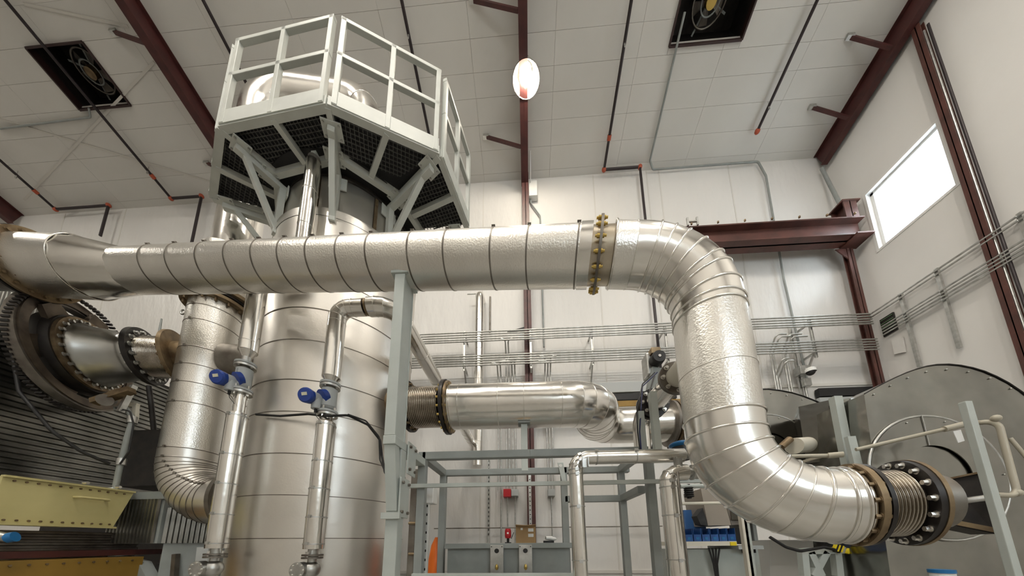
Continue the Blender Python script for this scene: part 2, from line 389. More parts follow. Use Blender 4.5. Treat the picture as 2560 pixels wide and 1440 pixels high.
def column(x, y, z0, z1, label, m=RED, fw=.165, d=.30, along='y', cat='column'):
    t = thing('steel_column', label, cat, (x, y, z0))
    mb = MB()
    up = (0, 1, 0) if along == 'y' else (1, 0, 0)
    mb.ibeam((x, y, z0), (x, y, z1), d, fw, .014, up); mb.build('column_shaft', m, t)
    MB().box((x, y, z0 + .01), fw + .12, d + .1, .02).build('base_plate', m, t)
    return t
c0 = column(.07, 5.90, 0, roofz(5.9) - .1, 'dark red column on the back wall below the glaring lamp', d=.19)
# slotted strut bolted on the column face
mb = MB().bb((.02, 5.785, .9), (.075, 5.803, 2.95)); st = mb.build('perforated_strut', GALV, c0)
for k in range(22): MB().cyl((.047, 5.782, 1.0 + .088 * k), (.047, 5.7845, 1.0 + .088 * k), .012, n=8).build('strut_hole', BLACK, st)
c1 = thing('steel_column', 'dark red column in the right end wall beside the window', 'column', (XR - .1, 4.20, 0))
MB().ibeam((XR - .06, 4.20, 0), (XR - .06, 4.20, roofz(4.2) - .45), .09, .11, .012, (1, 0, 0)).build('column_shaft', REDB, c1)
# black standpipe and pale conduit next to it
p = atx(2320, 60, XR - .08); conduit([(XR - .08, p.y, p.z), (XR - .08, p.y, .1)], .017, 'black vertical pipe beside the red column of the end wall', m=PIPEB, name='standpipe', cat='pipe')
conduit([(XR - .06, p.y + .075, p.z), (XR - .06, p.y + .075, .1)], .018, 'bright vertical conduit between the red end-wall column and black pipe')
# crane-runway beam with column in the back right corner
bz, bh = at(2136, 570, 5.55).z - .02, .44
t = thing('runway_beam', 'heavy dark red beam across the back right corner', 'beam', (5, 5.6, bz - bh / 2))
MB().ibeam((.17, 5.60, bz), (7.13, 5.62, bz), bh, .30, .03).build('beam', REDB, t)
for k in range(9): MB().cyl((2.5 + .55 * k, 5.43, bz + bh / 2), (2.5 + .55 * k, 5.43, bz + bh / 2 + .035), .02, n=6).build('bolt', BRONZ, t)
MB().bb((6.85, 5.42, bz - bh / 2 - .03), (7.19, 5.78, bz - bh / 2)).build('bearing_plate', REDB, t)
t = column(7.03, 5.80, 0, bz - bh / 2 - .03, 'brown red corner column carrying the runway beam', REDB, .13, .10)
MB().prism([(6.97, 5.76, bz - bh / 2 - .03), (6.75, 5.76, bz - bh / 2 - .03), (6.97, 5.76, bz - bh / 2 - .28)], (0, .02, 0)).build('gusset', REDB, t)
t = thing('beam_stub', 'short red stub column standing on the runway beam in the corner', 'beam', (6.95, 5.6, bz + bh / 2))
z0 = bz + bh / 2; MB().ibeam((6.93, 5.62, z0), (6.93, 5.62, z0 + .42), .26, .26, .02, (0, 1, 0)).build('stub_shaft', REDB, t)
MB().bb((6.77, 5.47, z0 + .42), (7.13, 5.77, z0 + .45)).build('cap_plate', REDB, t)
p = atx(2072, 418, 7.1); MB().tube(path([(7.02, 5.9, 10.2), (7.06, 5.85, 9.6), (7.05, 5.72, z0 + .45)], .2, .05), .035, 8).build('downpipe', GREYD, cat='pipe', label='short grey pipe from roof corner down to red stub column')
# small galvanised bracket on the beam
t = thing('pipe_bracket', 'small galvanised H bracket on top of the runway beam', 'bracket', (3.62, 5.55, bz + bh / 2))
for x in (3.54, 3.74): MB().beam((x, 5.45, bz + bh / 2), (x, 5.45, bz + bh / 2 + .2), .035, .035).build('bracket_post', GALV, t)
MB().beam((3.54, 5.45, bz + bh / 2 + .1), (3.74, 5.45, bz + bh / 2 + .1), .03, .03).build('bracket_bar', GALV, t)

# ------------------------------------------------------------------ roof ventilators seen through the openings
def ventilator(H, label):
    x0, x1, y0, y1 = H; zc = roofz((y0 + y1) / 2)
    t = thing('roof_ventilator', label, 'ventilator', ((x0 + x1) / 2, (y0 + y1) / 2, zc), 'roof ventilators')
    mb = MB(); n = V((0, SL, 1)).normalized(); hgt = .75
    c = [V((x0, y0, roofz(y0))), V((x1, y0, roofz(y0))), V((x1, y1, roofz(y1))), V((x0, y1, roofz(y1)))]
    for i in range(4):
        a, b = c[i], c[(i + 1) % 4]; mb.quad(a, b, b + n * hgt, a + n * hgt)
    mb.quad(*[p + n * hgt for p in c]); mb.build('curb_box', BLACKM, t)
    mb = MB()
    for i in range(4): a, b = c[i], c[(i + 1) % 4]; mb.beam(a + n * .04, b + n * .04, .03, .16, n)
    mb.build('curb_lip', mat('dark curb', (.03, .012, .011), .5), t)
    cc = (c[0] + c[2]) / 2 + n * .42; r = min(x1 - x0, y1 - y0) * .40
    MB().torus(cc, n, r, .018, 32, 6).build('fan_ring', DSTEEL, t); MB().torus(cc - n * .06, n, r * .55, .014, 28, 6).build('fan_guard', GREYD, t)
    MB().cyl(cc - n * .12, cc + n * .1, .09, n=16).build('fan_motor', BRASS if x0 > 0 else BRONZ, t)
    for k in range(4):
        q = Matrix.Rotation(PI / 2 * k + .4, 3, n) @ V((1, 0, 0)); q = (q - n * q.dot(n)).normalized()
        MB().beam(cc + n * .03, cc + q * r * 1.35 + n * .03, .03, .02, n).build('fan_arm', GREYD, t)
    for k in range(5):
        q = Matrix.Rotation(2 * PI / 5 * k, 3, n) @ V((0, 1, 0)); q = (q - n * q.dot(n)).normalized(); e = q.cross(n)
        MB().prism([cc + q * .08 - e * .03, cc + q * r * .9 - e * .09, cc + q * r * .9 + e * .09 + n * .06, cc + q * .08 + e * .03 + n * .03], n * .006).build('fan_blade', DSTEEL, t)
ventilator(VX, 'square dark roof ventilator opening at upper left'); ventilator(VR, 'square dark roof ventilator opening at the top right of centre')

# ------------------------------------------------------------------ sprinkler pipes under the roof
def sprink(x, yend, label, drop=None, coup=(), heads=()):
    h = .13
    t = thing('sprinkler_pipe', label, 'pipe', (x, yend, roofz(yend) - h), 'black sprinkler pipes')
    a = V((x, -3, roofz(-3) - h)); b = V((x, yend, roofz(yend) - h)); MB().tube([a, b], .030, 8).build('pipe_run', PIPEB, t)
    def fit(p): MB().sph(p, .055, 10, 6).build('elbow_fitting', ORANGEF, t)
    fit(b)
    for y in coup: p = V((x, y, roofz(y) - h)); MB().cyl(p - V((0, .04, -.01)), p + V((0, .04, -.01)), .045, n=10).build('coupling', ORANGEF, t)
    for y in heads: p = V((x, y, roofz(y) - h)); MB().cyl(p, p - V((0, .0, .10)), .014, n=6).build('sprinkler_head', GALV, t); MB().cyl(p, p + V((0, 0, .12)), .006, n=6).build('hanger_rod', GALV, t)
    if drop:
        dx, z2 = drop; c = b + V((dx, 0, 0)); MB().tube([b, c], .030, 8).build('pipe_run', PIPEB, t); fit(c); e = V((c.x, c.y, z2)); MB().tube([c, e], .030, 8).build('pipe_run', PIPEB, t)
    return t
sprink(2.0, 5.86, 'black sprinkler pipe with orange elbows right of the glaring lamp', (.86, 3.2), (5.36,), (4.2,))
sprink(5.3, 5.44, 'black sprinkler pipe ending short near the right rafter', None, (), (5.1,))
sprink(-2.1, 5.86, 'black sprinkler pipe passing behind the right railing of the platform', None, (), (3.9,))
sprink(-5.66, 5.86, 'black sprinkler pipe passing behind the left railing of the platform', None, (), (4.0,))
sprink(-9.22, 5.80, 'black sprinkler pipe running past the left roof ventilator', (.85, 8.3), (5.4,), (5.3,))
sprink(-12.6, 5.84, 'black sprinkler pipe in the far upper left corner of the roof', (1.55, 9.6), (5.5,), (5.2,))
# thin grey conduit bent along roof and back wall
P = [atroof(1712, 30, .05), atroof(1625, 402, .05), at(1632, 424, 5.93), at(1895, 404, 5.93), at(1915, 440, 5.93), at(1960, 700, 5.93), at(2020, 960, 5.93)]
P[1].z = min(P[1].z, roofz(P[1].y) - .05); P = [P[0], P[1]] + P[2:]
conduit(P, .022, 'thin grey conduit bent from ventilator down the back wall', R=.07, m=GREYD)
P = [atroof(222, 270, .05), atroof(226, 293, .05), atroof(0, 322, .05)]
conduit(P, .018, 'thin grey conduit turning left below the left roof ventilator', R=.1, m=GREYD)
t = thing('junction_box', 'white junction box with wavy conduit high beside the red column', 'electrical box', (.26, 5.9, 9.9))
MB().bb((.16, 5.86, 9.95), (.36, 5.99, 10.40)).build('box_body', WHITEP, t)
MB().tube([(.2, 5.5, roofz(5.5) - .05), (.2, 5.9, 10.3)], .012, 6).build('conduit', WHITEP, t)
MB().tube(path([(.2, 5.95, 9.95), (.2, 5.95, 9.85), (.42, 5.95, 9.45), (.42, 5.95, 5.9)], .1, .04), .018, 6).build('conduit', GREYD, t)
# black fabric tear wedge beside the red column on the wall
MB().prism([at(1268, 829, 5.97), at(1311, 817, 5.97), at(1311, 826, 5.97)], (0, .02, 0)).build('liner_tear', BLACK, wb)

# ------------------------------------------------------------------ high-bay lamps
def highbay(x, y, label, drop=.42, gm=None):
    z = roofz(y) - drop
    t = thing('high_bay_lamp', label, 'lamp', (x, y, z), 'high bay lamps')
    MB().cyl((x, y, z + .12), (x, y, roofz(y) - .0), .012, n=6).build('hanger', GALV, t)
    MB().cyl((x, y, z + .17), (x, y, z + .33), .11, n=16).build('ballast', GREYD, t)
    MB().sph((x, y, z), .125, 14, 8).build('globe', gm or LAMPM, t)
    MB().slathe((x, y, z), (0, 0, 1), [(-.10, .27), (.08, .21), (.17, .12), (.18, .11), (.085, .20), (-.10, .262)], 24).build('reflector', CLADS, t)
    return t
p = atroof(1315, 190, .42); highbay(p.x, p.y, 'glaring round lamp hanging beside the red rafter in upper centre', gm=LAMPV)
for i, (x, y) in enumerate([(-7.6, -3.4), (.3, -1.8), (4.4, .2), (-3.2, -4.0), (3.6, -4.4), (-13.6, 1.5), (-1.5, -1.2), (-4.3, -1.4)]):  # last two lamps added to strengthen the highlight along the main pipe
    highbay(x, y, ['high bay lamp outside the picture, above the left machinery', 'high bay lamp behind the camera, middle bay', 'high bay lamp above the fan housings, outside the picture', 'high bay lamp behind the camera, left rear', 'high bay lamp behind the camera, right rear', 'high bay lamp at the far left bay', 'added high bay lamp behind the camera, just left of the middle, for the pipe highlight', 'added high bay lamp behind the camera above the vessel bay, for the pipe highlight'][i])

# ================================================================== SCRUBBER VESSEL AND ITS PLATFORM
TX, TY, TR = -2.155, 3.05, .762
t = thing('scrubber_vessel', 'tall silver jacketed vessel carrying the caged platform', 'tank', (TX, TY, 0))
def vz(y, x=790): return at(x, y, TY - TR).z
zs = [0.0, vz(1345), vz(1235), vz(1130), vz(1025), vz(945), vz(845), vz(765), vz(690), at(850, 509, TY - TR).z - .1]
for i, (a, b) in enumerate(zip(zs, zs[1:])):
    r = TR + (.0015 if i % 2 else 0)
    MB().lathe((TX, TY, a), (0, 0, 1), [(0, r), (b - a, r + .001)], 96).build('jacket_course', SHELL, t)
    if i: MB().ringd((TX, TY, a), (0, 0, 1), TR - .01, TR + .005, .007, 96).build('strap', DSTEEL, t)
ZS = zs[-1]
MB().lathe((TX, TY, ZS), (0, 0, 1), [(0, TR + .004), (.09, TR + .006), (.10, TR - .01), (.10, .50)], 96).build('shoulder_ring', SHELL, t)
for k in range(8):
    q0, q1 = 2 * PI * k / 8 + .10, 2 * PI * (k + 1) / 8 + .04; m_ = MB(); ps = [V((TX + .705 * math.cos(q0 + (q1 - q0) * i / 10), TY + .705 * math.sin(q0 + (q1 - q0) * i / 10), ZS + .09)) for i in range(11)]
    m_.add(ps + [p + V((0, 0, 5.38 - ZS - .09)) for p in ps], [(i, i + 1, i + 12, i + 11) for i in range(10)], True); m_.build('neck_panel', SHELL, t)
MB().lathe((TX, TY, ZS + .05), (0, 0, 1), [(0, .69), (5.33 - ZS, .69)], 72).build('neck', DSTEEL, t)
for k in range(8):
    q = 2 * PI * k / 8 + .07; e = V((math.cos(q), math.sin(q), 0)); MB().beam(V((TX, TY, ZS + .10)) + e * .71, V((TX, TY, 5.36)) + e * .71, .03, .035, e).build('neck_rib', BRONZ, t)
MB().slathe((TX, TY, 5.3), (0, 0, 1), [(.12, .70), (.16, .70), (.28, .60), (.36, .45), (.40, .24)], 64).build('top_head', DSTEEL, t)

# platform: ten-sided ring, one frame, decks, railing panels and brackets
PZ = 5.43; NP = 10
oc = [V((-3.46, 2.50, PZ)), V((-2.80, 1.98, PZ)), V((-1.71, 1.90, PZ)), V((-.83, 2.29, PZ)), V((-.69, 2.99, PZ)), V((-.86, 3.72, PZ)), V((-1.55, 4.20, PZ)), V((-2.62, 4.22, PZ)), V((-3.40, 3.72, PZ)), V((-3.62, 3.12, PZ))]
TC = V((TX + .05, TY - .02, PZ))
ic = [TC + (p - TC).normalized() * .84 for p in oc]
t = thing('service_platform', 'grey octagonal caged platform around the vessel top', 'platform', (TX, TY, PZ))
for i in range(4):
    a, b = oc[i], oc[(i + 1) % NP]; c, d = ic[i], ic[(i + 1) % NP]; n = ((a + b) / 2 - TC); n.z = 0; n.normalize()
    if i > 4 and i < 8: pass
    m_ = MB(); m_.beam(a + V((0, 0, .03)), b + V((0, 0, .03)), .06, .10).build('outer_beam', GREYP, t)
    MB().beam(c + V((0, 0, .0)), d + V((0, 0, .0)), .05, .09).build('inner_beam', GREYP, t)
    MB().beam((a + b) / 2 + V((0, 0, .0)), (c + d) / 2, .05, .06).build('joist', GREYP, t)
    MB().beam(a, c, .05, .06).build('joist', GREYP, t)
    # deck: black plate with a grating of bars below it
    MB().prism([a + V((0, 0, .06)), b + V((0, 0, .06)), d + V((0, 0, .06)), c + V((0, 0, .06))], (0, 0, .01)).build('deck_plate', BLACK, t)
    g = MB(); u = (b - a).normalized(); w_ = V((-u.y, u.x, 0));
    if w_.dot(TC - a) < 0: w_ = -w_
    dep = (c - a).dot(w_); wid = (b - a).length; s0 = (c - a).dot(u); s1 = (d - a).dot(u); st = .038
    k = 0
    while k * st < dep:  # bars parallel to the edge
        f = k * st / dep; g.beam(a + w_ * k * st + u * s0 * f + V((0, 0, .045)), a + w_ * k * st + u * (wid + (s1 - wid) * f) + V((0, 0, .045)), .0045, .014); k += 1
    x = 0
    while x < wid:
        f0 = 0; f1 = 1.0
        if x < s0: f1 = x / s0
        if x > s1: f1 = min(f1, (wid - x) / (wid - s1)) if wid > s1 else 1
        if f1 > .02: g.beam(a + u * x + V((0, 0, .045)), a + u * x + w_ * dep * f1 + V((0, 0, .045)), .0045, .014)
        x += st
    g.build('grating', GRATE, t, kind='stuff')
    # toe board and railing panel
    top = 1.07; ps = MB()
    e0 = a + u * .02; e1 = b - u * .02
    MB().beam(e0 + V((0, 0, .075)) + n * .035, e1 + V((0, 0, .075)) + n * .035, .008, .16).build('toe_board', GREYP, t)
    rp = MB()
    for q in (e0 + u * .025, (a + b) / 2, e1 - u * .025): rp.beam(q + n * .02, q + n * .02 + V((0, 0, top)), .045, .045, u)
    for zz in (top - .022, top * .56): rp.beam(e0 + n * .02 + V((0, 0, zz)), e1 + n * .02 + V((0, 0, zz)), .045, .045)
    rp.build('railing_panel', GREYP, t, bevel=.004)
MB().ringd((TX, TY, PZ + .03), (0, 0, 1), .70, .88, .01, 64).build('deck_infill', BLACK, t)
for i in range(5):  # knee brackets from the vessel neck out to every corner
    o = oc[i]; e = (o - TC); e.z = 0; L = e.length; e.normalize(); s_ = V((-e.y, e.x, 0)); c0_ = V((TX, TY, 0)) + e * .755
    br = MB(); p_in = V((c0_.x, c0_.y, PZ - .07)); p_out = o - e * .10 + V((0, 0, -.07)); foot = V((c0_.x, c0_.y, PZ - .66))
    br.beam(p_in, p_out, .06, .06); br.beam(p_in + V((0, 0, .03)), foot, .06, .06, e); br.beam(foot + V((0, 0, .05)), p_in.lerp(p_out, .80), .055, .055, s_)
    B_ = br.build('knee_bracket', GREYP, t, bevel=.004)
    for q, dx, dz in ((p_out - e * .04 + V((0, 0, .036)), 1, 0), (p_in + e * .12 + V((0, 0, .036)), 1, 0)):
        MB().beam(q - e * .07, q + e * .07, .17, .012).build('bolt_plate', GREYP, B_)
        for ss in (-1, 1):
            for uu in (-1, 1): MB().cyl(q + s_ * ss * .065 + e * uu * .05 - V((0, 0, .004)), q + s_ * ss * .065 + e * uu * .05 - V((0, 0, .022)), .011, n=6).build('bolt', GALV, B_)
    for zz in (foot.z + .02, p_in.z - .06):
        q = V((c0_.x, c0_.y, zz)) - e * .032; MB().beam(q - V((0, 0, .07)), q + V((0, 0, .07)), .17, .012, e).build('bolt_plate', GREYP, B_)

# overhead duct from the vessel top over to the left downcomer
DX, DY = at(541, 800, 2.8).x, 2.80
top = at(760, 266, 3.0).z; DU = at(602, 550, 2.85).x
P = path([(TX, TY, 5.55), (TX, TY, top), (DU, DY + .05, top), (DU, DY + .05, 4.95)], [0, .30, .42, 0], .06)
t = thing('overhead_duct', 'bright jacketed duct looping over the platform behind the railing', 'duct', P[0])
Lt = plen(P); clad_pipe(t, P, lambda s: .215, [.25, .42, .6, .78, .95, 1.12, 1.30, 1.46, 1.62, 1.78, 2.0, 2.3], CLADS, bead=.005)
q = (P[0] + P[-1]) / 2; fc = at(742, 240, 3.0); fc = V((fc.x, fc.y, top))
flange(t, fc, (1, 0, 0), .2, .27, .03, DSTEEL, 12, .012, .03, GALV, (1, -1))
lug = MB().prism([fc + V((-.0, -.06, .24)), fc + V((0, .06, .24)), fc + V((0, .06, .40)), fc + V((0, 0, .45)), fc + V((0, -.06, .40))], (.02, 0, 0)); lug.build('lifting_lug', CLADS, t)
MB().torus(fc + V((.01, 0, .36)), (1, 0, 0), .045, .014, 16, 6).build('shackle', BOLT, t)

# left downcomer duct with bottom elbow into the vessel
t = thing('downcomer_duct', 'thick jacketed vertical duct with ribbed bottom elbow left of the vessel', 'duct', (DX, DY, 1.9))
MB().lathe((DU, DY + .05, 4.40), (0, 0, 1), [(0, .28), (.60, .28), (.62, .22)], 48).build('upper_section', CLAD, t)
MB().ringd((DU, DY + .04, 4.36), (0, 0, 1), .2, .34, .04, 48).build('flange', BRONZ, t)
zt = at(535, 776, DY).z; zb = at(530, 1254, DY).z
flange(t, (DX, DY, zt), (0, 0, 1), .2, .305, .035, BRONZ, 16, .013, .04, BRONZ, (1, -1))
flange(t, (DX, DY, zt + .05), (0, 0, 1), .2, .305, .03, BLACKM)
MB().cyl((DX, DY, zt), (DU, DY + .04, 4.4), .23, n=40).build('spool', BRONZ, t)
P = path([(DX, DY, zt - .02), (DX, DY, zb), (-2.93, DY + .02, zb)], .42, .03); Lt = plen(P)
cl = [zt - vz_ for vz_ in []]; sV = (zt - .02 - zb) - .42
cuts = [.10, .28, .60, .80, 1.0, 1.22, sV - .10] + [sV + .055 * k for k in range(0, 12)]
clad_pipe(t, P, lambda s: .238, cuts, lambda a, b: CLAD if a < sV - .15 else SHELL, bead=.0035, band=.008, bandm=DSTEEL)
flange(t, P[-1], (1, 0, 0), .2, .33, .04, DSTEEL, 16, .012, .02, BRONZ, (-1,))
MB().cyl(P[-1], V((TX - .6, DY + .02, zb)), .2, n=32).build('vessel_nozzle', BRONZ, t)
nz = at(640, 890, 2.75).z; fa = V((DX, DY, nz)); fb = V((TX, TY, nz)); fd = (fb - fa).normalized()
MB().cyl(fa + fd * .2, fb - fd * .7, .19, n=36).build('upper_nozzle', DSTEEL, t)
flange(t, fa + fd * .70, fd, .18, .27, .035, BLACKM, 16, .013, .02, BRONZ, (1, -1)); flange(t, fa + fd * .735, fd, .18, .27, .03, DSTEEL)
# hand-hole clamp ears seen on the duct edge
for px in ((458, 780), (398, 1128)):
    p = at(px[0], px[1], DY); MB().torus(p, (0, 1, 0), .03, .010, 12, 5).build('clamp_ear', GALV, t)

# side branch to the left: flange, bellows, flange, cone and the large bolted wheel
BP = at(432, 895, DY - .04); BU = (BP - at(195, 889, 2.50)).normalized()
def bax(px):  # point of the branch axis in column px
    lo, hi = -3.0, 1.0
    for _ in range(40):
        m_ = (lo + hi) / 2; d = BP + BU * m_ - EYE; x = CX + FPX * d.dot(RT) / d.dot(FW)
        if x < px: lo = m_
        else: hi = m_
    return BP + BU * lo
q1, q2, q3, q4 = bax(446), bax(366), bax(357), bax(238)
t = thing('side_expansion_line', 'bellows and silver cone joining the duct to the large wheel', 'pipe', q1)
MB().cyl(q1, BP + BU * .30, .17, .20, 40, False).build('nozzle', BRONZ, t)
flange(t, q1, BU, .15, .285, .035, BRONZ, 16, .014, .03, BRONZ, (-1,))
Lb = (q1 - q2).length; pr = [(Lb * k / 104, .205 + .010 * math.sin(2 * PI * k / 4 + .4)) for k in range(105)]
MB().slathe(q2, BU, pr, 44).build('bellows', BELL, t)
flange(t, q2, BU, .15, .29, .045, BLACKM, 16, .017, .03, GALV, (1, -1))
Lc = (q3 - q4).length
MB().slathe(q4, BU, [(0, .30), (.02, .305), (.05, .28), (Lc * .55, .255), (Lc - .08, .225), (Lc - .06, .235), (Lc - .02, .235)], 56).build('cone', mat('brushed cone steel', (.52, .52, .50), .34, 1, var=(3, (.42, .42, .40))), t)
flange(t, q4 - BU * .03, BU, .25, .355, .04, BRONZ, 24, .014, .03, GALV, (1,))
wc = q4 - BU * .13; eY = V((-BU.y, BU.x, 0)); eZ = V((0, 0, 1))
t = thing('large_sprocket', 'large dark spoked wheel with toothed rim around the pipe flange', 'sprocket', wc - eZ * .55)
RW_ = .56
MB().ringd(wc, BU, .455, RW_, .08, 72).build('rim', DSTEEL, t)
MB().ringd(wc + BU * .045, BU, .47, .54, .02, 72).build('rim_lip', mat('oily brown steel', (.17, .135, .10), .45, .8, var=(6, (.07, .055, .045))), t)
MB().lathe(wc, BU, [(-.05, .2), (-.05, .385), (.03, .385), (.09, .37), (.09, .2)], 56).build('hub', BLACKM, t)
for k in range(6):
    q = 2 * PI * k / 6 + .35; e = eY * math.cos(q) + eZ * math.sin(q); f_ = eZ * math.cos(q) - eY * math.sin(q)
    MB().prism([wc + e * .33 - f_ * .11, wc + e * .48 - f_ * .08, wc + e * .48 + f_ * .08, wc + e * .33 + f_ * .11], BU * .045).build('spoke', MATS['oily brown steel'], t)
teeth = MB()
for k in range(90):
    q = 2 * PI * k / 90; e = eY * math.cos(q) + eZ * math.sin(q); teeth.beam(wc + e * RW_, wc + e * (RW_ + .018), .02, .05, BU)
teeth.build('rim_teeth', BLACKM, t, kind='stuff')

# ================================================================== BIG PIPE ACROSS THE PICTURE
A2 = at(330, 679, 2.02); A1 = at(222, 672, 2.02); A = at(70, 665, 2.04); B = at(1465, 643, 1.655)
VP = V((1.098, 1.62, 0)); MAIN = V((B.x, B.y, B.z)); dirm = (MAIN - A2).normalized()
t = thing('main_gas_pipe', 'thick bright jacketed pipe running across the whole picture', 'pipe', A2)
axm = dirm
Pm = [A2, MAIN]
Lm = plen(Pm)
def sx(px):  # arc length on the axis where the axis projects to column px
    lo, hi = 0, Lm
    for _ in range(40):
        m_ = (lo + hi) / 2; xs_ = []
        for k in range(24):
            e_ = MB().frame(dirm); q_ = A2 + dirm * m_ + (e_[1] * math.cos(k * PI / 12) + e_[2] * math.sin(k * PI / 12)) * .17 - EYE; xs_.append(CX + FPX * q_.dot(RT) / q_.dot(FW))
        x = min(xs_) if px < 1321 else max(xs_)
        if x < px: lo = m_
        else: hi = m_
    return lo
clad_pipe(t, Pm, lambda s: .170, [sx(p) for p in (342, 410, 485, 556, 624, 690, 760, 835, 910, 1015, 1105, 1222, 1332, 1448)], CLAD, bead=.0, band=.010, n=56, bandm=DSTEEL)
# reducer and large end section on the left
d2 = (A1 - A2).normalized()
L2 = (A1 - A2).length
mb = MB(); n = 14; f_, u, v = mb.frame(-d2)   # faceted reducer
MB().slathe(A2, d2, [(-.005, .171), (.005, .174), (L2, .236), (L2 + .01, .237)], 14).build('reducer', CLADS, t)
MB().lathe(A1, (A - A1), [(0, .237), ((A - A1).length - .09, .240)], 56).build('end_section', CLAD, t)
MB().torus(A1, d2, .238, .004, 56, 6).build('bead', CLADS, t)
e = A + (A1 - A).normalized() * .12
for k in range(12):
    q = 2 * PI * k / 12; dd, u, v = MB().frame(A1 - A); p = e + dd * .10 + (u * math.cos(q) + v * math.sin(q)) * .241; MB().sph(p, .004, 6, 4).build('rivet', BRONZ, t)
flange(t, e, (A1 - A), .2, .285, .04, BRONZ, 20, .012, .03, BRONZ, (1,))
flange(t, e - (A1 - A).normalized() * .05, (A1 - A), .2, .29, .03, BLACKM)
MB().cyl(e - (A1 - A).normalized() * .9, e, .21, n=40).build('feed_pipe', DSTEEL, t)
# end collar and spectacle flange
c = MAIN; MB().lathe(c - axm * .045, axm, [(0, .171), (0, .177), (.07, .177), (.07, .165)], 56).build('end_collar', CLADS, t)
MB().cyl(c, c + axm * .20, .158, n=48).build('bare_pipe', mat('bare stainless pipe', (.60, .54, .44), .32, 1, var=(6, (.45, .39, .30))), t)
fc = c + axm * .075
F_ = flange(t, fc, axm, .158, .206, .016, DSTEEL)
dd, u, v = MB().frame(axm)
for k in range(16):
    q = 2 * PI * k / 16 + .1; p = fc + (u * math.cos(q) + v * math.sin(q)) * .19
    MB().cyl(p - axm * .035, p + axm * .03, .007, n=8).cyl(p - axm * .025, p - axm * .008, .013, n=6).cyl(p + axm * .008, p + axm * .018, .012, n=6).build('stud', BRASS, F_)
# elbow run: sleeve, upper elbow, drop, lower elbow
S = c + axm * .16; C1 = V((VP.x, VP.y, (MAIN + axm * ((VP.x - MAIN.x) / axm.x)).z)); VD = V((.96, -.28, 0)).normalized()
zl = at(2150, 1262, 1.5).z; C2 = V((VP.x, VP.y, zl)); E2 = C2 + VD * .455
t = thing('elbow_pipe', 'large bright S-shaped elbow pipe dropping to the right', 'pipe', C2)
P = path([S, C1, C2, E2], [0, .44, .42, 0], .02); Lt = plen(P)
def rf(s): return .174 + .014 * min(1, max(0, (s - .15) / .9)) - .008 * min(1, max(0, (s - 1.7) / .6))
s1 = (C1 - S).length - .44; a1 = .44 * PI / 2; sd = (C1 - C2).length - .86; a2 = .42 * PI / 2; sm = s1 + a1; sb = sm + sd
cuts = [s1 + .02] + [s1 + a1 * f for f in (.20, .30, .40, .52, .66, .74, .88, 1.0)] + [sm + .045, sm + sd * .58, sb - .03] + [sb + a2 * f for f in (.10, .26, .40, .55, .68, .80, .92)] + [sb + a2 + .03, sb + a2 + .07]
clad_pipe(t, P, rf, cuts, lambda a, b: CLAD if (sm + .04 < a < sb - .1) or a < .01 else CLADS, beadfn=lambda i: .0035 if i in (1, 11, 18) else .0075, n=56)
MB().torus(S + axm * .004, axm, .176, .007, 48, 6).build('rolled_edge', CLADS, t)
MB().ringd(S + axm * .004, axm, .15, .172, .004, 48).build('end_cap', BLACKM, t)
f1 = E2 + VD * .02
flange(t, f1, VD, .15, .197, .022, BRONZ, 16, .011, .02, BRONZ, (-1, 1))
flange(t, f1 + VD * .027, VD, .15, .193, .015, BLACKM)
e0 = f1 + VD * .035; e1 = f1 + VD * .155; pr = []
for k in range(10 * 6 + 1): pr.append((.12 * k / 60, .146 + .009 * math.sin(2 * PI * k / 6)))
MB().slathe(e0, VD, pr, 64).build('bellows', BELL, t)
f2 = e1 + VD * .015
flange(t, f2, VD, .14, .193, .020, BLACKM, 16, .011, .02, BOLT, (-1,))
flange(t, f2 + VD * .018, VD, .14, .196, .014, BRONZ)
MB().cyl(f2, f2 + VD * .12, .12, n=40).build('fan_inlet_spigot', DSTEEL, t)
FL2 = f2

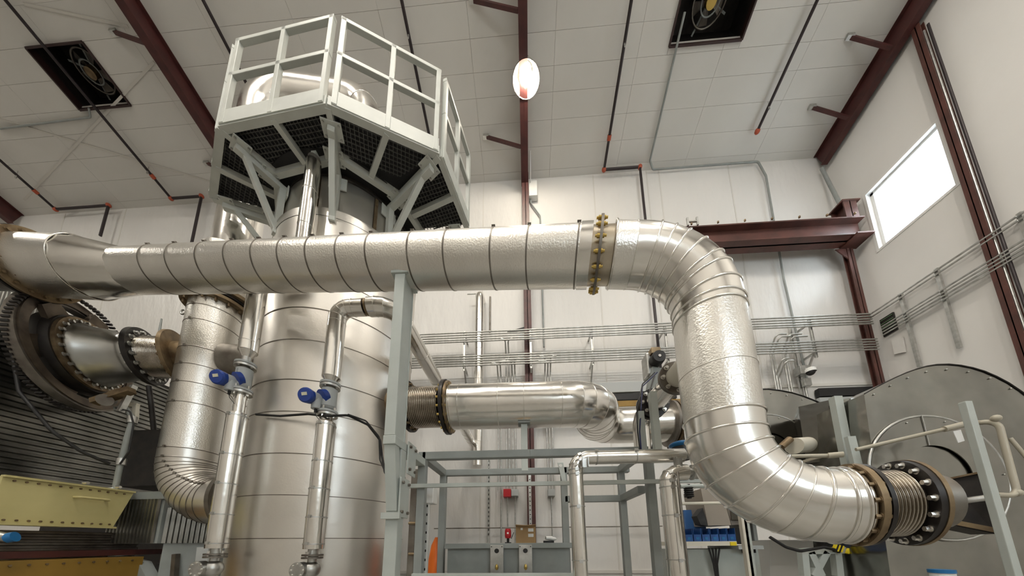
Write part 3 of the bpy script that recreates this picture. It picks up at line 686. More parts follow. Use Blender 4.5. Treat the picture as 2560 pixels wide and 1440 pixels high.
# ================================================================== SMALL METERED PIPES IN FRONT OF THE VESSEL
SY = 2.17
def meter_pipe(kind, lab, pts_top, top_cuts, jx, jy, fl1, meter, fl2, stubtop, low_top, low_bot, valve, head):
    t = thing('metered_pipe', lab, 'pipe', (at(*valve, SY).x, SY, at(valve[0], 1440, SY).z))
    P = path(pts_top, .11, .02); clad_pipe(t, P, lambda s: .069, top_cuts, CLADS, bead=.0025, n=28)
    a = P[-1]; MB().cyl(a, a - V((0, 0, .055)), .062, .034, 24).build('cone_end', CLADS, t)
    X = a.x
    def zz(y): return at(jx, y, SY).z
    MB().cyl((X, SY, zz(fl1) + .04), a - V((0, 0, .05)), .034, n=16).build('bare_pipe', GALV, t)
    flange(t, (X, SY, zz(fl1) + .012), (0, 0, 1), .02, .075, .018, MGREY, 4, .009, .03, BOLT, (-1,)); flange(t, (X, SY, zz(fl1) - .012), (0, 0, 1), .02, .075, .018, GALV)
    MB().cyl((X, SY, zz(fl1) - .02), (X, SY, zz(fl1) - .05), .045, n=24).build('meter_neck', DSTEEL, t)
    m1, m2 = zz(meter[0]), zz(meter[1])
    MB().lathe((X, SY, m2), (0, 0, 1), [(-.02, .03), (-.02, .045), (0, .058), (m1 - m2, .058), (m1 - m2, .03)], 32).build('meter_body', MGREY, t)
    MB().box((X - .002, SY - .0585, (m1 + m2) / 2 + .02), .008, .002, .07).build('nameplate', GREYD, t)
    flange(t, (X, SY, zz(fl2) + .012), (0, 0, 1), .02, .075, .018, MGREY, 4, .009, .03, BOLT, (1,)); flange(t, (X, SY, zz(fl2) - .012), (0, 0, 1), .02, .075, .018, GALV, 4, .009, .02, BOLT, (-1,))
    MB().cyl((X, SY, zz(stubtop)), (X, SY, zz(fl2) - .02), .040, n=20).build('bare_pipe', CLADS, t)
    L = clad_pipe(t, [V((X, SY, zz(low_top))), V((X, SY, zz(low_bot)))], lambda s: .069, [.02] + [(zz(low_top) - zz(low_bot)) * f for f in (.32, .54, .76)] + [(zz(low_top) - zz(low_bot)) - .04], CLADS, bead=0, band=.010, n=32)
    MB().cyl((X, SY, zz(low_bot)), (X, SY, zz(low_bot) - .07), .034, n=16).build('bare_pipe', GALV, t)
    zb = zz(low_bot) - .045; flange(t, (X, SY, zb), (0, 0, 1), .02, .07, .014, DSTEEL, 4, .008, .018, BOLT, (-1, 1)); flange(t, (X, SY, zb - .02), (0, 0, 1), .02, .07, .014, DSTEEL)
    # ball valve
    vz_ = zb - .105; v = MB().sph((X, SY, vz_), .062, 20, 12).cyl((X, SY, vz_ - .11), (X, SY, zb), .03, n=16).build('valve_body', GALV, t)
    MB().cyl((X - .045, SY - .085, vz_), (X - .045, SY - .03, vz_), .058, n=24).build('valve_cap', GALV, v); bolts(v, (X - .045, SY - .085, vz_), (0, -1, 0), .045, 8, .006, .008, BOLT)
    MB().cyl((X, SY, vz_ - .6), (X, SY, vz_ - .05), .034, n=16).build('bare_pipe', GALV, t)
    # transmitter head with blue covers
    hx, hy = head; h = at(hx, hy, SY - .12); hd = thing_head(t, h, X)
    return t
def thing_head(t, h, X):
    b = MB(); b.cyl(h + V((.03, .06, .0)), V((X - .02, SY, h.z + .01)), .028, n=20); b.cyl(h + V((.035, .05, -.085)), h + V((.035, .05, .0)), .034, n=20); b.cyl(h + V((.0, -.01, .0)), h + V((.03, .10, .01)), .05, n=24)
    hd = b.build('transmitter_head', MGREY, t)
    ax = V((.12, -.95, -.22)).normalized()
    MB().lathe(h + ax * .01, ax, [(-.03, .0), (-.03, .057), (.02, .060), (.035, .050), (.036, .0)], 32).build('blue_cover', BLUE, hd)
    R3 = axisR(-ax)
    MB().box(h + ax * .048 + V((0, 0, .006)), .040, .024, .004, R3).build('display', LCD, hd)
    MB().lathe(h + V((.07, .075, .035)), (.35, .75, .45), [(-.02, .0), (-.02, .055), (.02, .055), (.03, .0)], 28).build('blue_cover', BLUE, hd)
    g = h + V((.035, .05, -.085)); MB().cyl(g, g - V((0, 0, .03)), .010, n=10).build('cable_gland', BLACK, hd)
    MB().tube([g - V((0, 0, .03)), g + V((.01, 0, -.06)), g + V((.05, .01, -.11))], .0025, 5).build('earth_wire', BLACK, hd)
    return hd
a = at(782, 392, SY); b_ = at(752, 640, SY); c_ = V((b_.x, SY + .0, at(700, 660, SY).z)); d_ = V((at(640, 735, SY).x, SY, at(640, 700, SY).z)); e_ = V((d_.x, SY, at(622, 890, SY).z))
XA = at(618, 890, SY).x
t1 = meter_pipe('a', 'left of the two vertical pipes carrying blue-capped flow meters', [V((XA, SY, at(640, 640, SY).z)), V((XA, SY, at(618, 880, SY).z))], [.2, .9], 618, 890, 915, (925, 965), 980, 1032, 1035, 1370, (515, 1420), (552, 945))
# upper vertical pipe in front of the vessel neck
XU = at(768, 500, SY).x
t = thing('neck_pipe', 'thin jacketed pipe rising in front of the vessel neck under the platform', 'pipe', (XU, SY, 3.9))
zt_ = at(782, 402, SY).z; clad_pipe(t, path([V((XA, SY + .02, at(640, 640, SY).z)), V((XA, SY + .02, 3.97)), V((XU, SY + .02, 3.97)), V((XU, SY + .02, zt_))], [0, .0901, .0901, 0], .02), lambda s: .063, [.12, .35, .5, .7, 1.1, 1.5], CLADS, bead=.003, n=28)
MB().cyl((XU, SY + .02, zt_), (XU, SY + .02, zt_ + .05), .055, n=20).build('pipe_end', DSTEEL, t)
MB().beam((XU, SY + .02, zt_ + .03), (XU, SY + .02, PZ - .02), .05, .05).build('hanger_clip', GREYP, t)
# second metered pipe with top elbow, coupling and run to the back wall
XB = at(818, 1040, SY).x; zt2 = at(880, 770, SY).z
xe = at(985, 775, SY).x
t2 = meter_pipe('b', 'right of the two vertical pipes carrying blue-capped flow meters', [V((XB + .24, SY, zt2)), V((XB, SY, zt2)), V((XB, SY, at(835, 945, SY).z))], [.10, .16, .22, .28, .34], 830, 945, 965, (975, 1018), 1035, 1052, 1058, 1372, (772, 1425), (770, 990))
t = thing('crossover_pipe', 'jacketed pipe running from the elbow back to the wall behind the grey column', 'pipe', (xe, 4, zt2))
MB().cyl((XB + .235, SY, zt2), (XB + .285, SY, zt2), .045, n=20).build('bare_pipe', BLACKM, t)
flange(t, (XB + .262, SY, zt2), (1, 0, 0), .04, .068, .016, BRONZ)
P = path([(XB + .28, SY, zt2), (xe, SY, zt2), (xe, 5.98, zt2)], [0, .16, 0], .03)
clad_pipe(t, P, lambda s: .078, [.06, .12, .20, .28, .36, .8, 1.3, 1.9, 2.5, 3.1, 3.3, 3.5], CLADS, bead=.003, n=28)
# cable strung between the meters and to the right
P = [at(640, 1036, 2.25), at(700, 1040, 2.24), at(770, 1035, 2.22), at(815, 1040, 2.1), at(870, 1038, 2.2), at(920, 1062, 2.25), at(950, 1100, 2.3), at(955, 1140, 2.3), at(962, 1180, 2.25), at(985, 1212, 2.1)]
MB().tube(path(P, .05, .03), .010, 6).build('signal_cable', BLACK, cat='cable', label='thin dark cable drooping across the vessel between the flow meters')
P = [at(870, 1036, 2.19), at(915, 1052, 2.22), at(948, 1092, 2.27), at(950, 1150, 2.28), at(968, 1192, 2.2)]
MB().tube(path(P, .05, .03), .007, 6).build('signal_cable', BLACK, cat='cable', label='second thinner cable looping beside the right flow meter')

# ================================================================== GREY SUPPORT COLUMN AND SKID FRAME
gx = at(993, 900, 1.74).x
t = thing('pipe_support_column', 'tall light grey steel column holding up the big pipe', 'column', (gx, 1.72, at(980, 1100, 1.72).z))
MB().bb((gx - .035, 1.70, at(980, 1090, 1.72).z), (gx + .035, 1.715, at(1003, 690, 1.72).z)).bb((gx - .035, 1.845, at(980, 1090, 1.72).z), (gx + .035, 1.86, at(1003, 690, 1.72).z)).bb((gx - .006, 1.715, at(980, 1090, 1.72).z), (gx + .006, 1.845, at(1003, 690, 1.72).z)).bb((gx + .02, 1.715, at(980, 1090, 1.72).z), (gx + .03, 1.845, at(1003, 690, 1.72).z)).build('upright', GREY, t, bevel=.003)
MB().bb((gx - .06, 1.69, at(1003, 690, 1.72).z), (gx + .06, 1.87, at(1003, 690, 1.72).z + .02)).build('cap_plate', GREY, t)
za, zb_ = at(980, 1090, 1.72).z, at(980, 1112, 1.72).z
t = thing('cantilever_bracket', 'light grey bolted bracket and leg under the tall grey column', 'bracket', (gx, 1.9, 0))
MB().bb((gx - .04, 1.70, zb_), (gx + .04, 2.24, za)).build('arm', GREY, t, bevel=.004)
zc_ = at(1003, 1280, 1.86).z
MB().prism([(gx - .035, 1.71, zb_), (gx - .035, 1.77, zb_), (gx - .035, 1.85, zc_), (gx - .035, 1.79, zc_)], (.07, 0, 0)).build('diagonal_brace', GREY, t, bevel=.003)
MB().bb((gx - .04, 1.80, 0), (gx + .04, 1.88, zb_)).build('leg', GREY, t, bevel=.004)
for z0_, z1_, y0_ in ((zb_ - .15, za + .02, 1.93), (zc_ - .04, zc_ + .22, 1.84)):
    bp = MB().bb((gx + .045, y0_ - .06, z0_), (gx + .055, y0_ + .08, z1_)).build('bolt_plate', GREY, t, bevel=.008)
    for yy in (y0_ - .035, y0_ + .055):
        for zz_ in (z0_ + .035, z1_ - .035): MB().cyl((gx + .055, yy, zz_), (gx + .068, yy, zz_), .011, n=6).build('bolt', DSTEEL, bp)
MB().bb((gx - .06, 1.775, zc_ - .05), (gx + .06, 1.80, zc_ - .01)).build('joint_plate', GREY, t)

F0, F1 = 2.28, 2.87
sxl = at(1056, 1200, F0).x; sxr = at(1629, 1250, F0).x; zf = at(1200, 1138, F0).z; xr2 = at(1585, 1200, F1).x
t = thing('equipment_skid', 'grey square-tube skid carrying the bellows pipe', 'frame', ((sxl + sxr) / 2, 2.4, 0))
tb = .062
for nm, a, b in [('front_rail', (sxl, F0, zf), (sxr, F0, zf)), ('rear_rail', (sxl, F1, zf), (sxr + .05, F1, zf)), ('side_rail', (sxl, F0, zf), (sxl, F1, zf)), ('side_rail', (sxr - .03, F0, zf), (sxr - .03, F1, zf)),
                 ('rear_rail', (.36, F1, at(1500, 1247, F1).z), (sxr, F1, at(1500, 1247, F1).z)), ('side_rail', (sxr - .03, F0 + .1, at(1500, 1247, F1).z), (sxr - .03, F1, at(1500, 1247, F1).z))]:
    MB().beam(a, b, tb, tb).build(nm, GREYD, t, bevel=.004)
for nm, x, y, zt_ in [('leg', sxl, F0, zf), ('leg', sxr, F0, zf - .02), ('leg', sxl, F1, zf), ('leg', sxr - .03, F1, zf), ('leg', .36, F1, zf)]:
    MB().beam((x, y, 0), (x, y, zt_ + tb / 2), tb, tb, (0, 1, 0)).build(nm, GREYD, t, bevel=.004)
MB().beam((sxl - .1, F0 - .05, at(1200, 1212, F0 - .05).z), (sxr + .35, F0 - .05, at(1200, 1212, F0 - .05).z), .03, .03).build('angle_rail', GREY, t)
MB().bb((sxl - .03, F0 - .06, 1.2), (.36, F0 - .02, at(1200, 1434, F0 - .06).z)).build('front_plate', GREY, t)
px_ = at(1311, 1100, F1).x
MB().beam((px_, F1, zf), (px_, F1, at(1311, 1062, F1).z), .065, .065, (0, 1, 0)).build('pipe_post', GREY, t, bevel=.004)
MB().bb((px_ - .06, F1 - .06, at(1311, 1062, F1).z), (px_ + .06, F1 + .06, at(1311, 1062, F1).z + .02)).build('pipe_saddle', GREYD, t)
lug = MB().prism([(.30, F1 - .05, zf + .07), (.355, F1 - .05, zf + .07), (.38, F1 - .05, zf - .13), (.34, F1 - .05, zf - .13)], (0, .012, 0)).build('lifting_lug', GREY, t)
MB().cyl((.328, F1 - .053, zf + .04), (.328, F1 - .035, zf + .04), .016, n=12).build('lug_hole', WALLM, lug)
# sheet tank in the skid
tk = thing('skid_tank', 'low grey sheet metal tank with two hinged clasps', 'tank', (-.2, 2.9, 0))
tx0, tx1, tz = at(1117, 1400, 2.60).x, at(1425, 1400, 2.60).x, at(1250, 1358, 2.60).z
MB().bb((tx0, 2.62, .5), (tx1, 3.4, tz - .04)).build('shell', GREYD, tk)
MB().bb((tx0 - .02, 2.58, tz - .045), (tx1 + .02, 3.42, tz)).build('rim', GREYD, tk, bevel=.004)
for x0_ in (at(1225, 1400, 2.56).x, at(1297, 1400, 2.56).x):
    pl = MB().bb((x0_, 2.565, tz - .29), (x0_ + .115, 2.578, tz - .015)).build('clasp_plate', GALV, tk, bevel=.003)
    MB().cyl((x0_ + .057, 2.560, tz - .065), (x0_ + .057, 2.566, tz - .065), .020, n=20).build('round_hole', BLACK, pl)
    MB().sph((x0_ + .058, 2.55, tz - .20), .014, 8, 6, (1, 1, 1.8)).build('brass_latch', BRASS, pl)
    for dx in (.012, .102): MB().cyl((x0_ + dx, 2.560, tz - .03), (x0_ + dx, 2.566, tz - .03), .005, n=8).build('bolt', BLACKM, pl)
    MB().bb((x0_ - .005, 2.57, tz - .32), (x0_ + .12, 2.60, tz - .29)).build('hinge_bar', GREYD, tk)
bx0 = at(1290, 1340, 2.8).x
b = thing('cardboard_box', 'small brown cardboard box with white labels on the grey tank', 'box', (bx0 + .09, 2.86, tz))
MB().bb((bx0, 2.78, tz), (bx0 + .185, 2.95, tz + .15)).build('carton', CARD, b)
MB().prism([(bx0, 2.78, tz + .15), (bx0 + .185, 2.78, tz + .15), (bx0 + .185, 2.72, tz + .165), (bx0 + .09, 2.71, tz + .158), (bx0, 2.72, tz + .165)], (0, 0, .004)).build('flap', CARD, b)
for z_ in (tz + .105, tz + .055): MB().bb((bx0 + .115, 2.777, z_), (bx0 + .165, 2.78, z_ + .03)).build('paper_label', WHITEP, b)
MB().bb((bx0 + .045, 2.777, tz + .12), (bx0 + .065, 2.78, tz + .14)).build('paper_label', WHITEP, b)
rx = at(1270, 1340, 2.8).x
t = thing('strobe_horn', 'small dark red horn with white light left of the cardboard box', 'alarm', (rx, 2.8, tz))
MB().lathe((rx, 2.8, tz + .045), (0, 0, 1), [(0, .02), (0, .026), (.02, .03), (.07, .03), (.09, .024), (.09, 0)], 20).build('horn_body', ALARM, t, bevel=.002)
MB().bb((rx - .008, 2.765, tz + .085), (rx + .008, 2.772, tz + .10)).build('strobe_lens', WHITEP, t)
MB().cyl((rx, 2.8, tz), (rx, 2.8, tz + .008), .03, n=20).cyl((rx, 2.8, tz), (rx, 2.8, tz + .05), .012, n=12).build('black_foot', BLACK, t)
MB().beam((rx + .03, 2.8, tz + .04), (rx + .055, 2.8, tz + .10), .006, .006).build('strap', BLACK, t)
wx_ = at(1372, 1350, 2.8).x
t = thing('radar_sensor', 'white horn-shaped sensor lying on a black block on the tank', 'sensor', (wx_, 2.8, tz))
MB().bb((wx_ - .05, 2.76, tz), (wx_ + .045, 2.84, tz + .02)).build('black_block', BLACK, t)
MB().cyl((wx_ - .03, 2.78, tz + .045), (wx_ + .03, 2.80, tz + .04), .016, .022, 16).sph((wx_ + .04, 2.8, tz + .035), .026, 12, 8, (1.3, 1, .7)).build('horn', WHITEP, t)
MB().cyl((wx_ - .032, 2.78, tz + .045), (wx_ - .0305, 2.78, tz + .045), .011, n=12).build('dark_opening', BLACK, t)
# orange sheet, perforated post with white controller, dark brown post left of the tank
p = at(1086, 1390, 2.9)
MB().slathe((p.x, 2.95, .9), (0, 0, 1), [(0, .09), (.35, .085), (.55, .07), (.68, .05), (.76, .015)], 14).build('orange_cover', ORG, cat='plastic cover', label='bright orange plastic sheet left of the grey tank')
t = thing('slotted_post', 'pale perforated post with white controller between the skid legs', 'post', (at(1068, 1300, 2.45).x, 2.45, 0))
x_ = at(1068, 1300, 2.45).x
MB().chan((x_, 2.45, .3), (x_, 2.45, at(1068, 1215, 2.45).z), .045, .045, .005, (0, -1, 0)).build('post', WHITEP, t)
for k in range(9): MB().bb((x_ - .008, 2.444, 1.38 + .075 * k), (x_ + .002, 2.4475, 1.40 + .075 * k)).build('slot', BLACK, t)
MB().bb((x_ - .01, 2.40, at(1068, 1258, 2.4).z), (x_ + .06, 2.52, at(1068, 1218, 2.4).z)).build('controller', WHITEP, t, bevel=.006)
t = thing('brown_post', 'dark brown steel post behind the light grey leg', 'post', (at(1030, 1400, 2.3).x, 2.3, 0))
x_ = at(1031, 1350, 2.35).x; MB().beam((x_, 2.35, 0), (x_, 2.35, at(1031, 1175, 2.35).z), .05, .05, (0, 1, 0)).build('post', DSTEEL, t)
for y_ in (1308, 1385): MB().cyl(at(1022, y_, 2.3), at(1040, y_, 2.3), .012, n=8).build('pipe_stub', BRONZ, t)

# ================================================================== SECOND LINE: BELLOWS PIPE TO THE FANS
LY = 2.92
z1 = at(1250, 1015, LY).z; r1 = .236
t = thing('bellows_line', 'bright jacketed pipe with long bellows right of the vessel', 'pipe', at(1250, 1015, LY))
xb0, xb1 = at(1032, 1025, LY).x, at(1103, 1025, LY).x
MB().cyl((-1.5, LY, z1 + .02), (xb0, LY, z1 + .02), .18, n=36).build('nozzle', BRONZ, t)
flange(t, (xb0 - .03, LY, z1 + .02), (1, 0, 0), .17, .27, .03, BLACKM, 16, .014, .03, BRONZ, (1,))
pr = [(xb0 + (xb1 - xb0) * k / 96, .205 + .014 * math.sin(2 * PI * k / 6)) for k in range(97)]
MB().slathe((0, LY, z1 + .01), (1, 0, 0), pr, 56).build('bellows', BELL, t)
xf = at(1118, 1018, LY).x
flange(t, (xf, LY, z1), (1, 0, 0), .17, .288, .035, BLACKM, 18, .013, .03, BRASS, (1, -1)); flange(t, (xf + .035, LY, z1), (1, 0, 0), .17, .274, .02, BRONZ)
xc = at(1508, 1015, LY).x; Y2 = 3.76; z2 = at(1600, 1062, Y2).z
P = path([(xf + .05, LY, z1), (xc, LY, z1 - .01), (xc + .05, Y2, z2), (2.2, Y2, z2)], [0, .40, .40, 0], .02)
Lt = plen(P); L1 = at(1400, 1015, LY).x - xf - .05
clad_pipe(t, P, lambda s: r1, [.02, .11, (at(1248, 1015, LY).x - xf - .05), (at(1310, 1015, LY).x - xf - .05), L1, L1 + .16, L1 + .25, L1 + .36, L1 + .48, L1 + .60, L1 + .72, L1 + .84, L1 + .95, L1 + 1.15], lambda a, b: CLADS, bead=.004, n=48)
fx = at(1683, 1062, Y2).x
flange(t, (fx, Y2, z2), (1, 0, 0), .18, .30, .035, BRONZ, 16, .014, .03, BRONZ, (1, -1)); flange(t, (fx - .05, Y2, z2), (1, 0, 0), .18, .30, .03, DSTEEL)
MB().lathe((fx + .02, Y2, z2), (1, 0, 0), [(0, .26), (.2, .27), (.5, .2)], 36).build('valve_housing', DSTEEL, t)
# slim jacketed pipes right of the skid
PY = 1.95; xa_ = at(1445, 1300, PY).x; zh = at(1600, 1141, PY).z; xh = at(1708, 1141, PY).x; PR = .047
t = thing('elbow_line', 'slim silver pipe turning from vertical to horizontal right of the skid', 'pipe', (xa_, PY, 0))
P = path([(xa_, PY, 0), (xa_, PY, zh), (xh, PY, zh)], .085, .012); Lp = plen(P)
clad_pipe(t, P, lambda s: PR, [at(1445, 1402, PY).z, at(1445, 1268, PY).z, zh - .12, zh - .09, zh - .06, zh - .03, zh - .0, zh + .10, zh + .36, ], CLADS, bead=.0018, n=28, band=.006)
MB().cyl((xh, PY, zh), (xh + .12, PY, zh), .025, n=16).build('bare_pipe', GALV, t)
for p in (at(1462, 1157, PY - .07), at(1692, 1157, PY - .05)):
    MB().chan(p + V((0, 0, -.03)), p + V((0, 0, .03)), .03, .04, .004, (0, -1, 0)).build('strut_clamp', GALV, t)
PY2 = 1.92; xb_ = at(1680, 1300, PY2).x; zv = at(1680, 1182, PY2).z
t = thing('valve_line', 'slim silver vertical pipe with valve fittings left of the large elbow', 'pipe', (xb_, PY2, 0))
P = path([(xb_, PY2, 0), (xb_, PY2, zv), (xb_ + .12, PY2, zv)], .07, .012)
clad_pipe(t, P, lambda s: .053, [at(1690, 1400, PY2).z, at(1690, 1290, PY2).z, zv - .1, zv - .06, zv - .02], CLADS, bead=.002, n=28, band=.006)
MB().cyl((xb_ + .11, PY2, zv), (xb_ + .24, PY2, zv), .03, n=18).cyl((xb_ + .15, PY2, zv), (xb_ + .16, PY2, zv), .05, n=18).cyl((xb_ + .22, PY2, zv), (xb_ + .23, PY2, zv), .05, n=18).build('valve_body', GALV, t)
MB().sph((xb_ + .19, PY2, zv + .0), .045, 16, 10).build('valve_ball_housing', GALV, t)
MB().tube(path([(xb_ + .19, PY2, zv + .03), (xb_ + .19, PY2 - .02, zv + .10), (xb_ + .28, PY2 - .02, zv + .12)], .02, .01), .006, 6).build('valve_handle', BLACKM, t)
MB().tube([at(1722, 1440, 1.8), at(1700, 1240, 1.8), at(1694, 1180, 1.85)], .006, 6).build('tubing', DSTEEL, cat='tube', label='thin dark tube leaning beside the slim valve pipe')
# actuated damper line passing behind the large elbow
AX = at(1655, 985, 2.25).x; AZ = at(1655, 985, 2.25).z
t = thing('branch_valve_line', 'short silver pipe with black bolted flanges behind the large elbow', 'pipe', (AX, 2.3, AZ))
MB().cyl((AX, 2.06, AZ), (AX, 2.34, AZ), .085, n=32).build('jacket_section', CLADS, t)
MB().torus((AX, 2.08, AZ), (0, 1, 0), .086, .004, 32, 6).build('bead', CLADS, t)
flange(t, (AX, 2.02, AZ), (0, 1, 0), .06, .125, .03, DSTEEL, 8, .012, .02, BOLT, (-1, 1)); MB().cyl((AX, 1.8, AZ), (AX, 2.03, AZ), .08, n=28).build('bare_pipe', CREAM, t)
flange(t, (AX, 2.40, AZ), (0, 1, 0), .06, .125, .03, BLACKM, 8, .012, .02, BOLT, (-1, 1)); flange(t, (AX, 2.46, AZ), (0, 1, 0), .06, .125, .03, BLACKM)
MB().cyl((AX, 2.35, AZ), (AX, 2.46, AZ), .08, n=28).build('valve_wafer', BLACKM, t)
P = path([(AX, 2.47, AZ), (AX, 2.72, AZ), (AX, 2.72, AZ - .4)], .12, .02); MB().tube(P, .075, 24).build('elbow', CLADS, t)
ap = at(1637, 900, 2.38)
t = thing('valve_actuator', 'grey electric actuator with round black handwheel on the branch valve', 'actuator', (AX, 2.4, AZ + .1))
MB().beam((AX - .01, 2.42, AZ + .08), (ap.x + .02, 2.42, ap.z - .06), .09, .07, (0, 1, 0)).build('gearbox', GREYD, t, bevel=.01)
MB().bb((ap.x - .06, 2.40, ap.z - .12), (ap.x + .04, 2.52, ap.z + .09)).build('motor_housing', GALV, t, bevel=.012)
MB().bb((ap.x - .03, 2.36, ap.z + .055), (ap.x + .05, 2.44, ap.z + .11)).build('switch_box', BRONZ, t, bevel=.004)
w2 = MB().lathe((ap.x + .015, 2.32, ap.z), (0, 1, 0), [(0, .0), (0, .052), (.02, .058), (.08, .058), (.09, .02)], 28).build('handwheel', BLACK, t)
MB().cyl((ap.x + .015, 2.315, ap.z), (ap.x + .015, 2.321, ap.z), .012, n=12).build('wheel_nut', BOLT, w2)
for k, dx in enumerate((0, .02)):
    P = [ap + V((-.02 + dx, -.02, -.13)), at(1606, 960 + 6 * k, 2.2), at(1592 + 10 * k, 1030, 2.1), at(1594 + 5 * k, 1080, 2.05), at(1600 + 3 * k, 1125, 2.05)]
    MB().tube(path(P, .06, .02), .005, 6).build('power_cable', (BLACK, SUNL)[k], t)
P = [at(1636, 940, 2.3), at(1625, 975, 2.2), at(1622, 1010, 2.1), at(1637, 1090, 2.05), at(1630, 1122, 2.05)]; MB().tube(path(P, .06, .02), .007, 6).build('power_cable', BLACK, t)
for i, (xa, ya, xb, yb, Yp, w_) in enumerate([(1627, 982, 1647, 1122, 2.0, .045), (1603, 1030, 1606, 1122, 2.1, .04)]):
    a, b = at(xa, ya, Yp), at(xb, yb, Yp); a.x = b.x = (a.x + b.x) / 2
    MB().beam(V((a.x, Yp, b.z - .03)), a, w_, w_, (0, 1, 0)).build('square_post', GREY, cat='post', label=['light grey square post in front of the actuated valve', 'shorter grey square post beside the black cables'][i])
p = at(1702, 1113, 2.35); t = thing('blue_motor', 'small bright blue motor cap behind the slim horizontal pipe', 'motor', p)
MB().sph(p, .09, 20, 10, (1, 1, .35)).build('blue_cap', BLUE2, t); MB().cyl(p - V((0, 0, .12)), p, .07, n=20).build('motor_body', BLACKM, t)

# ================================================================== CONDUIT RACKS ON THE WALLS
CYb = 5.66
ORD = ['topmost', 'second', 'middle', 'fourth', 'lowest']
for nm, ysx in (('upper', (824, 830, 836, 842, 847)), ('lower', (884, 890, 896, 902, 908))):
    for k, y in enumerate(ysx):
        z = at(1325, y, CYb).z
        MB().tube([(-3.4, CYb, z), (7.02, CYb, z)], .016, 8).build('conduit', GALV, cat='conduit', label='%s conduit of the %s five-conduit rack on the back wall' % (ORD[k], nm), group='conduits of the %s back wall rack' % nm)
def wall_strut(px, y0, y1, label):
    x = at(px, (y0 + y1) / 2, CYb).x; za_, zb2 = at(px, y0, CYb).z, at(px, y1, CYb).z
    t = thing('conduit_strut', label, 'strut', (x, CYb, zb2), 'conduit rack struts')
    MB().chan((x, CYb + .035, zb2), (x, CYb + .035, za_), .03, .045, .004, (0, -1, 0)).build('channel', GALV, t)
    for z in (za_ - .08, zb2 + .12):
        MB().beam((x, CYb + .05, z), (x, 5.99, z), .035, .035).build('wall_arm', GALV, t)
    MB().beam((x, CYb + .05, zb2 + .12), (x, 5.99, zb2 - .28), .03, .03).build('brace', GALV, t)
for px, y0, y1, l in [(1160, 826, 925, 'conduit strut nearest the grey column'), (1327, 822, 918, 'conduit strut in front of the dark red wall column'), (1481, 818, 910, 'conduit strut above the middle of the bellows line'), (1668, 812, 915, 'conduit strut just left of the large elbow pipe'), (2034, 796, 893, 'conduit strut right of the large elbow pipe')]:
    wall_strut(px, y0, y1, l)
# drops
def drop(px, ytop, ybot, bend, lab, grp, Yd=5.86, r=.016):
    p = at(px, ytop, CYb); x = p.x; zb2 = at(px, ybot, Yd).z
    P = path([(x - bend, CYb, p.z), (x, CYb, p.z), (x, Yd, p.z - .25), (x, Yd, zb2)], [0, .07, .1, 0], .03)
    MB().tube(P, r, 8).build('conduit', GALV, cat='conduit', label=lab, group=grp)
for k_, (px, yt, yb, bd) in enumerate([(1243, 908, 1225, .12), (1250, 902, 1357, -.12), (1263, 847, 1225, .1), (1270, 847, 1225, -.1), (1279, 902, 1225, .25), (1286, 896, 1225, -.12)]):
    drop(px, yt, yb, bd, ['leftmost', 'second', 'third', 'fourth', 'fifth', 'rightmost'][k_] + ' of six wall conduits dropping left of the red column', 'conduit drops left of the red column')
for k_, (px, yt, yb, bd) in enumerate([(1363, 890, 1225, .12), (1370, 902, 1225, .2), (1377, 890, 1225, -.12)]):
    drop(px, yt, yb, bd, ['left', 'middle', 'right'][k_] + ' of three wall conduits dropping right of the red column', 'conduit drops right of the red column')
for k_, (px, yt, yb, bd) in enumerate([(1940, 836, 980, -.2), (1948, 842, 980, -.22), (1956, 896, 980, -.12), (1964, 902, 980, -.15), (1972, 836, 980, -.25), (1980, 842, 980, -.3)]):
    drop(px, yt, yb, bd, ['leftmost', 'second', 'third', 'fourth', 'fifth', 'rightmost'][k_] + ' of six curved conduits dropping right of the large elbow', 'conduit drops right of the large elbow', r=.016)
for px, ya, yb, m_, nm, lab, w_ in [(1268, 1223, 1243, ALARM, 'pull_box', 'small square red box on the back wall conduits', .15), (1287, 1224, 1241, MGREY, 'pull_box', 'small square grey box touching the red box', .14), (1378, 1223, 1241, MGREY, 'pull_box', 'small square grey box right of the red wall column', .14)]:
    p, q = at(px, ya, 5.84), at(px, yb, 5.84); t = thing(nm, lab, 'electrical box', (p.x, 5.9, q.z))
    MB().bb((p.x - w_ / 2, 5.80, q.z), (p.x + w_ / 2, 5.98, p.z)).build('box_body', m_, t, bevel=.004); MB().bb((p.x - w_ / 2 + .008, 5.794, q.z + .008), (p.x + w_ / 2 - .008, 5.80, p.z - .008)).build('cover', m_, t)
    MB().tube([(p.x, 5.9, q.z), (p.x, 5.9, .4)], .0125, 8).build('conduit', GALV, t)
x_ = at(1222, 1240, 5.95).x; t = thing('wall_strut', 'perforated strut standing on the back wall left of the red box', 'strut', (x_, 5.95, .3))
MB().chan((x_, 5.96, .3), (x_, 5.96, at(1222, 1125, 5.95).z), .03, .05, .004, (0, -1, 0)).build('channel', GALV, t)
for k in range(18): MB().bb((x_ - .008, 5.926, 1.75 + .09 * k), (x_ + .008, 5.93, 1.79 + .09 * k)).build('slot', BLACK, t)
z_ = at(1300, 1319, 5.88).z; MB().tube([(-1.9, 5.88, z_ + .0), (2.6, 5.88, z_)], .011, 8).build('air_line', DSTEEL, cat='pipe', label='thin horizontal dark pipe low on the back wall')
